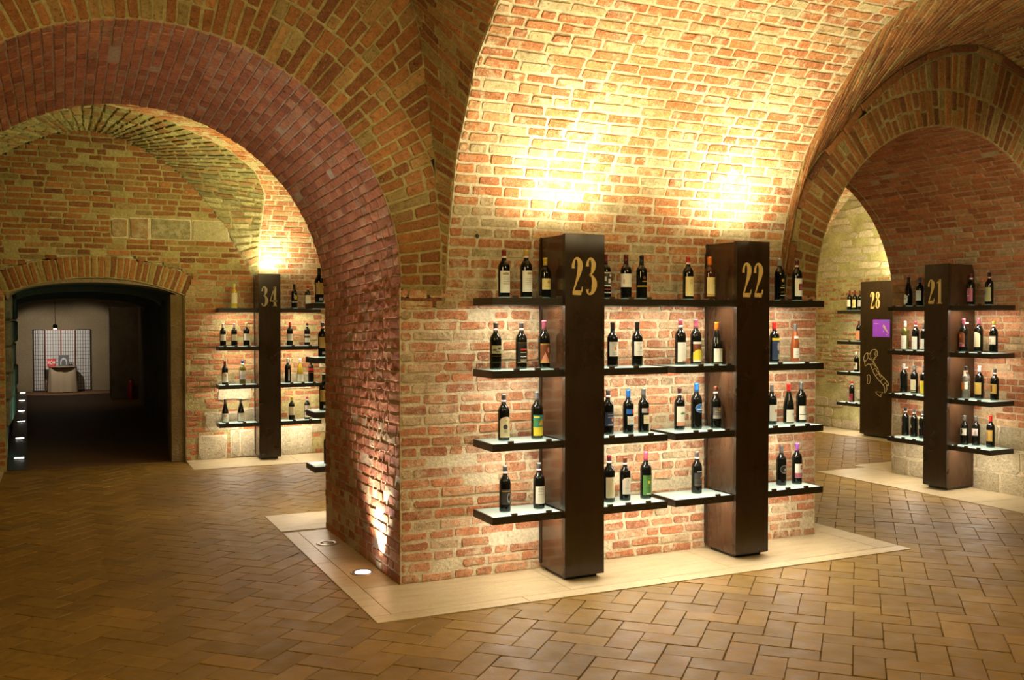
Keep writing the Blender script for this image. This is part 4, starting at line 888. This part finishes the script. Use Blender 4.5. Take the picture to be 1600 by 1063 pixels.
     (2.612, .290, 'x', 'k', 'D', None, wl(.22, .58, 'C'), 'bottle with gold cap and cream label'), (2.803, .291, 'x', 'k', 'P', 'W', wl(.10, .62, 'W', [('q', -1, 1, .33, .40, 'k')]), 'bottle with rose cap, partly behind a nearer shelf')],
}}
BOT['23'].update({k: BOT['23'].get(k, []) + v for k, v in BOT['23b'].items()})
for key, mid in (('23', 3.1), ('22', 4.46), ('34', 2.32)):
    for row, L in BOT[key].items():
        for (x, h, sh, g, cap, band, spec, desc) in L:
            yy = {'23': 5.63, '22': 5.65, '34': 11.93}[key]
            x, yy = clear_of(x, yy, BOX[key]); bottle(x, yy, row, h, sh, g, cap, band, spec, desc, '%s shelf %s of %s' % (ROWN[row], 'left' if x < mid else 'right', key), -90)
for key, xx, mid in (('21', 8.19, 6.9), ('28', 10.82, 0)):
    for row, L in BOT[key].items():
        for (y, h, sh, g, cap, band, spec, desc) in L:
            ex = 'bow' if 'raffia' in desc else ('tag' if ('sun label' in desc or 'neck tag' in desc) else None)
            xb, yb = clear_of(xx, y, BOX[key]); bottle(xb, yb, row, h, sh, g, cap, band, spec, desc, '%s shelf %s of %s' % (ROWN[row], 'left' if y > mid else 'right', key), 180, extra=ex)
for row, (x, h) in enumerate([(2.029, .305), (2.055, .300), (2.064, .315), (2.10, .30)]):
    bottle(x, 8.17, row, h, 'x', 'k', 'K' if row != 1 else 'G', None if row != 1 else 's', [('q', -1, 1, .26, .58, 'X'), ('q', -.3, .5, .08, .16, 'g')] if row < 3 else None,
           'large dark bottle with ochre label' if row < 3 else 'dark bottle almost hidden', '%s shelf behind the pier edge' % ROWN[row], -90)
# ------------------------------------------------------------------ floor uplights
M_RING = flat('brushed_steel_ring', (.55, .50, .42), .3, metal=.8); M_LENS = flat('lit_lens', (1, 1, 1), .2, emis=14, ecol=COOL); M_LENSO = flat('unlit_lens', (.35, .33, .28), .12, coat=.6)
for i, (x, y, on) in enumerate([(1.835, 6.235, 1), (1.835, 7.17, 0)]):
    root = empty('floor_uplight', (x, y, .006)); tag(root, 'glowing round steel uplight nearest the pier corner' if on else 'unlit round steel uplight further back in the stone', 'floor light', 'floor uplights beside the pier')
    MB().lathe([(.085, 0), (.085, .003), (.078, .006), (.056, .006), (.052, .003), (.052, .0)], 32).build('ring', M_RING, root, smooth=True)
    MB().lathe([(.050, .001), (.050, .0045), (.03, .006), (.002, .0062)], 28).build('lens', M_LENS if on else M_LENSO, root, smooth=True)
# old hook in the wall above stand 23's shelf
hk = MB().tube([(2.485, 5.84, 2.258), (2.485, 5.815, 2.256), (2.487, 5.80, 2.248), (2.487, 5.803, 2.236)], [.016, .015, .013, .008], 8); tag(hk.build('iron_hook', flat('old_iron', (.09, .08, .06), .7, metal=.4)), 'small old iron stub in the brickwork above the left shelves', 'hook')
# ------------------------------------------------------------------ tunnel beyond the back wall
t0, t1 = YB + .0, 25.4
def tl(y): return -.53 - .035 * (y - YB)
def trx(y): return 1.36 + .02 * (y - YB)
TV = MB(); segs = [YB + (t1 - YB) * i / 12 for i in range(13)]
def tprof(y, n=14):
    a, b = tl(y), trx(y); cx = (a + b) / 2; hw = (b - a) / 2; sp = 1.98; rise = .20; return [(a, y, 0), (a, y, sp)] + [(cx - hw * math.cos(math.pi * i / n), y, sp + rise * math.sin(math.pi * i / n)) for i in range(1, n)] + [(b, y, sp), (b, y, 0)]
pp = [tprof(y) for y in segs]; V = [p for r in pp for p in r]; n = len(pp[0]); F = [(i * n + j, i * n + j + 1, (i + 1) * n + j + 1, (i + 1) * n + j) for i in range(12) for j in range(n - 1)]
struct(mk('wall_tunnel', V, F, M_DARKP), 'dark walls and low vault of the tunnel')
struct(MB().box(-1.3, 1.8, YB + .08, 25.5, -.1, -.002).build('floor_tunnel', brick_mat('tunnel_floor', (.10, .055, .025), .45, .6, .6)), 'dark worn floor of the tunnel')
# make sure the tunnel floor has its tint
for o in list(bpy.data.objects):
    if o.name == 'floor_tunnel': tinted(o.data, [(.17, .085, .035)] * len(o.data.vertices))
struct(MB().box(-1.3, 1.9, 25.4, 25.5, -.02, 2.4).build('wall_far', M_PLAST), 'plain plaster end wall of the tunnel')
# plaster reveal and ribs
rib = MB()
for y, th_, dz in ((YB + .02, .5, .0), (15.2, .35, .02), (19.0, .35, .05)):
    a, b = tl(y), trx(y); cx = (a + b) / 2; hw = (b - a) / 2; P = []
    for yy in (y, y + th_):
        for q in (.045 + dz, -.02):
            P.append([(cx - (hw - max(q, 0) * .4 + .0) * math.cos(math.pi * i / 16), yy, 1.98 - q + .20 * math.sin(math.pi * i / 16)) for i in range(17)])
    V = [p for r in P for p in r]; F = []
    for i in range(16): F += [(i, i + 1, 17 + i + 1, 17 + i), (34 + i, 51 + i, 51 + i + 1, 34 + i + 1), (i, 34 + i, 34 + i + 1, i + 1)]
    rib.poly(V, F)
struct(rib.build('trim_4', M_PLAST), 'plaster ribs under the tunnel vault')
struct(MB().box(1.22, 1.378, YB + .012, YB + .42, 0, 2.0).build('trim_5', mortar_mat('brown_reveal', (.16, .11, .045), (.24, .17, .07))), 'brick reveal at the right of the tunnel mouth')
struct(MB().box(1.02, 1.7, 22.2, 22.9, 0, 1.98, .01).build('wall_recess', M_DARKP), 'dark pier narrowing the far end of the tunnel')
rk = MB(); 
for i in range(6):
    for k in range(5):
        y0_, z0_ = 12.55 + i * .5, .46 + k * .31; rk.box(-.70, -.50 + U(-.03, .02) - .03 * (y0_ - 12.5) / 3, y0_, y0_ + .49, z0_, z0_ + .30, .02)
rko = rk.build('wall_rock', mortar_mat('dark_rock', (.16, .16, .12), (.34, .33, .26), 6)); struct(rko, 'rough rock slab wall just inside the tunnel, left')
area('teal_niche_lamp', (-.40, 13.4, .12), (-.70, 13.6, .5), 2.2, .05, 1.4, (.25, 1, .8))
tr = MB().box(-.10, .10, 12.2, 25.3, -.004, .004, .001); tr.V = [(x - .425 - .0265 * (y - 12.2), y, z) for x, y, z in tr.V]; tag(tr.build('light_channel', flat('channel_dark', (.03, .03, .028), .4)), 'dark channel with small lamps along the left of the tunnel floor', 'light channel')
M_LS = flat('step_lamp_lit', (1, .95, .85), .3, emis=12, ecol=(1, .96, .86))
for k, (x, y) in enumerate([(-.44, 13.2), (-.50, 15.4), (-.56, 17.9), (-.62, 20.0), (-.69, 22.6), (-.74, 24.9)]):
    root = empty('channel_lamp', (x, y, .004)); tag(root, 'small white lamp in the tunnel floor channel, ' + ['nearest the mouth', 'second from the mouth', 'third from the mouth', 'fourth from the mouth', 'fifth from the mouth', 'furthest, near the screens'][k], 'floor light', 'lamps in the tunnel floor channel')
    MB().box(-.085, .085, -.06, .06, 0, .006, .001).build('housing', M_FRAME, root); MB().box(-.05, .05, -.028, .028, .005, .010).build('lens', M_LS, root)
# folding paper screens
M_PAPER = flat('shoji_paper', (.80, .78, .74), .8); M_LATT = flat('dark_lattice', (.05, .03, .02), .6); M_POST = flat('screen_post_wood', (.28, .08, .03), .5)
fold = empty('folding_screen', (0, 0, 0)); tag(fold, 'folding lattice screen of four white paper panels at the tunnel end', 'screen')
xs_ = [-.522, -.277, .067, .373, .711]; ysn = [25.36, 25.28, 25.36, 25.28, 25.36]
for i in range(4):
    a = Vector((xs_[i], ysn[i], 0)); b = Vector((xs_[i + 1], ysn[i + 1], 0)); d = (b - a); L = d.length; rz = math.atan2(d.y, d.x)
    pn = MB().box(.012, L - .012, -.002, .002, .03, 1.46).build('paper_panel', M_PAPER, fold, a); pn.rotation_euler = (0, 0, rz)
    lt = MB(); nv = 5 if L < .3 else 6
    for k in range(1, nv): lt.box(L * k / nv - .004, L * k / nv + .004, -.010, -.002, .03, 1.46)
    for k in range(1, 17): lt.box(.012, L - .012, -.009, -.002, 1.46 * k / 17 - .003, 1.46 * k / 17 + .003)
    o = lt.build('lattice', M_LATT, fold, a); o.rotation_euler = (0, 0, rz)
    fr_ = MB().box(0, .016, -.014, .01, 0, 1.475); fr_.box(L - .016, L, -.014, .01, 0, 1.475); fr_.box(.016, L - .016, -.014, .01, 1.455, 1.475); fr_.box(.016, L - .016, -.014, .01, .0, .03)
    o = fr_.build('panel_frame', M_POST if i in (1, 2) else M_LATT, fold, a); o.rotation_euler = (0, 0, rz)
# table under a cloth
tbl = empty('round_table', (.10, 24.95, 0)); tag(tbl, 'small table in front of the folding screen', 'table')
MB().lathe([(.30, .585), (.305, .59), (.305, .60), (.30, .603)], 24).build('tabletop', M_LATT, tbl); 
for sx in (-.2, .2):
    for sy in (-.15, .15): MB().tube([(sx, sy, 0), (sx * .9, sy * .9, .585)], .015, 8).build('leg', M_LATT, tbl)
V = []; n = 48
for r_, z_, wv in ((0.001, .612, 0), (.27, .612, 0), (.315, .606, 0), (.325, .58, .004), (.33, .40, .012), (.335, .2, .02), (.34, .012, .028)):
    for j in range(n):
        t = 2 * math.pi * j / n; sq = 1 / max(abs(math.cos(t)), abs(math.sin(t))) ** .55; q = r_ * sq * .92 + wv * math.sin(11 * t + 1); V.append((q * math.cos(t), q * .62 * math.sin(t), z_))
F = [(i * n + j, i * n + (j + 1) % n, (i + 1) * n + (j + 1) % n, (i + 1) * n + j) for i in range(6) for j in range(n)]
tag(mk('tablecloth', V, F, flat('beige_cloth', (.42, .32, .20), .85), None, (.10, 24.95, .001), smooth=True), 'long beige cloth over the small table', 'tablecloth')
M_REDS = flat('red_card', (.62, .02, .03), .5); sg = empty('red_sign', (-.14, 24.85, .614)); tag(sg, 'red card with white printing standing on the table', 'sign')
MB().box(-.09, .09, 0, .008, 0, .175, .001).build('card', M_REDS, sg)
sw = MB()
ribbon(sw, [(-.065, .06, .012), (-.065, .125, .012), (-.04, .12, .012), (-.045, .095, .01), (-.06, .09, .01)], False, .001, 0, 3); ribbon(sw, [(-.06, .09, .010), (-.035, .06, .010)], False, .001)
ribbon(sw, [(-.01, .06, .012), (-.025, .09, .012), (-.01, .125, .012), (.01, .125, .012), (.025, .09, .012), (.01, .06, .012)], True, .001, 0, 3)
ribbon(sw, [(.045, .06, .012), (.045, .125, .012)], False, .001); ribbon(sw, [(.045, .125, .012), (.07, .06, .012)], False, .001); ribbon(sw, [(.07, .06, .012), (.07, .125, .012)], False, .001)
sw.box(-.05, .05, -.001, 0, .03, .037); sw.build('print', cmat('W'), sg)
pf = empty('picture_frame', (.12, 24.9, .614)); tag(pf, 'grey framed picture standing on the table beside the red card', 'picture frame')
MB().box(-.115, .115, 0, .015, 0, .26, .003).build('frame', flat('grey_frame', (.12, .12, .12), .4), pf); mb = MB().box(-.095, .095, -.003, 0, .02, .24, 0, 0)
ribbon(mb, [(-.06, .03, .02), (-.055, .12, .03), (0, .19, .03), (.055, .12, .03), (.06, .03, .02)], False, .004, 1, 4); mb.box(-.012, .012, -.004, -.003, .15, .19, 0, 2)
mb.build('picture', [flat('picture_dark', (.10, .10, .10), .4), cmat('S'), cmat('W')], pf)
for k, (x, h_, lab) in enumerate(((.265, .10, 'small clear glass right of the framed picture'), (.32, .075, 'low clear glass at the right end of the table'))):
    MB().lathe([(.018, 0), (.02, .003), (.006, .008), (.005, h_ * .45), (.022, h_ * .6), (.026, h_ * .85), (.022, h_)], 14).build('drinking_glass', flat('thin_glass', (.8, .8, .8), .05, trans=.8), None, (x, 24.84, .614), smooth=True)
    tag(bpy.context.scene.objects[-1] if False else [o for o in COL.objects if o.name.startswith('drinking_glass')][-1], lab, 'glass', 'glasses on the small table')
sl = empty('spot_lamp', (-.05, 23.80, 0)); tag(sl, 'small black spotlight hanging from the tunnel vault', 'lamp')
MB().tube([(0, 0, 2.2), (0, 0, 1.60)], .006, 6).build('rod', M_FRAME, sl); MB().lathe([(.02, 1.60), (.045, 1.595), (.05, 1.53), (.045, 1.50)], 16).build('lamp_head', M_FRAME, sl); MB().lathe([(.03, 1.492), (.036, 1.499)], 16).build('lens', M_LS, sl)
fe = empty('fire_extinguisher', (1.40, 22.08, 0)); tag(fe, 'red fire extinguisher on the floor at the far right of the tunnel', 'fire extinguisher')
MB().lathe([(.05, 0.0), (.055, .01), (.055, .36), (.04, .40), (.015, .42)], 18).build('cylinder', flat('extinguisher_red', (.30, .015, .015), .35), fe, smooth=True)
MB().box(-.02, .05, -.012, .012, .42, .45, .003).build('valve', M_FRAME, fe); MB().tube([(.03, 0, .43), (.075, 0, .38), (.07, 0, .2)], .008, 6).build('hose', M_FRAME, fe)
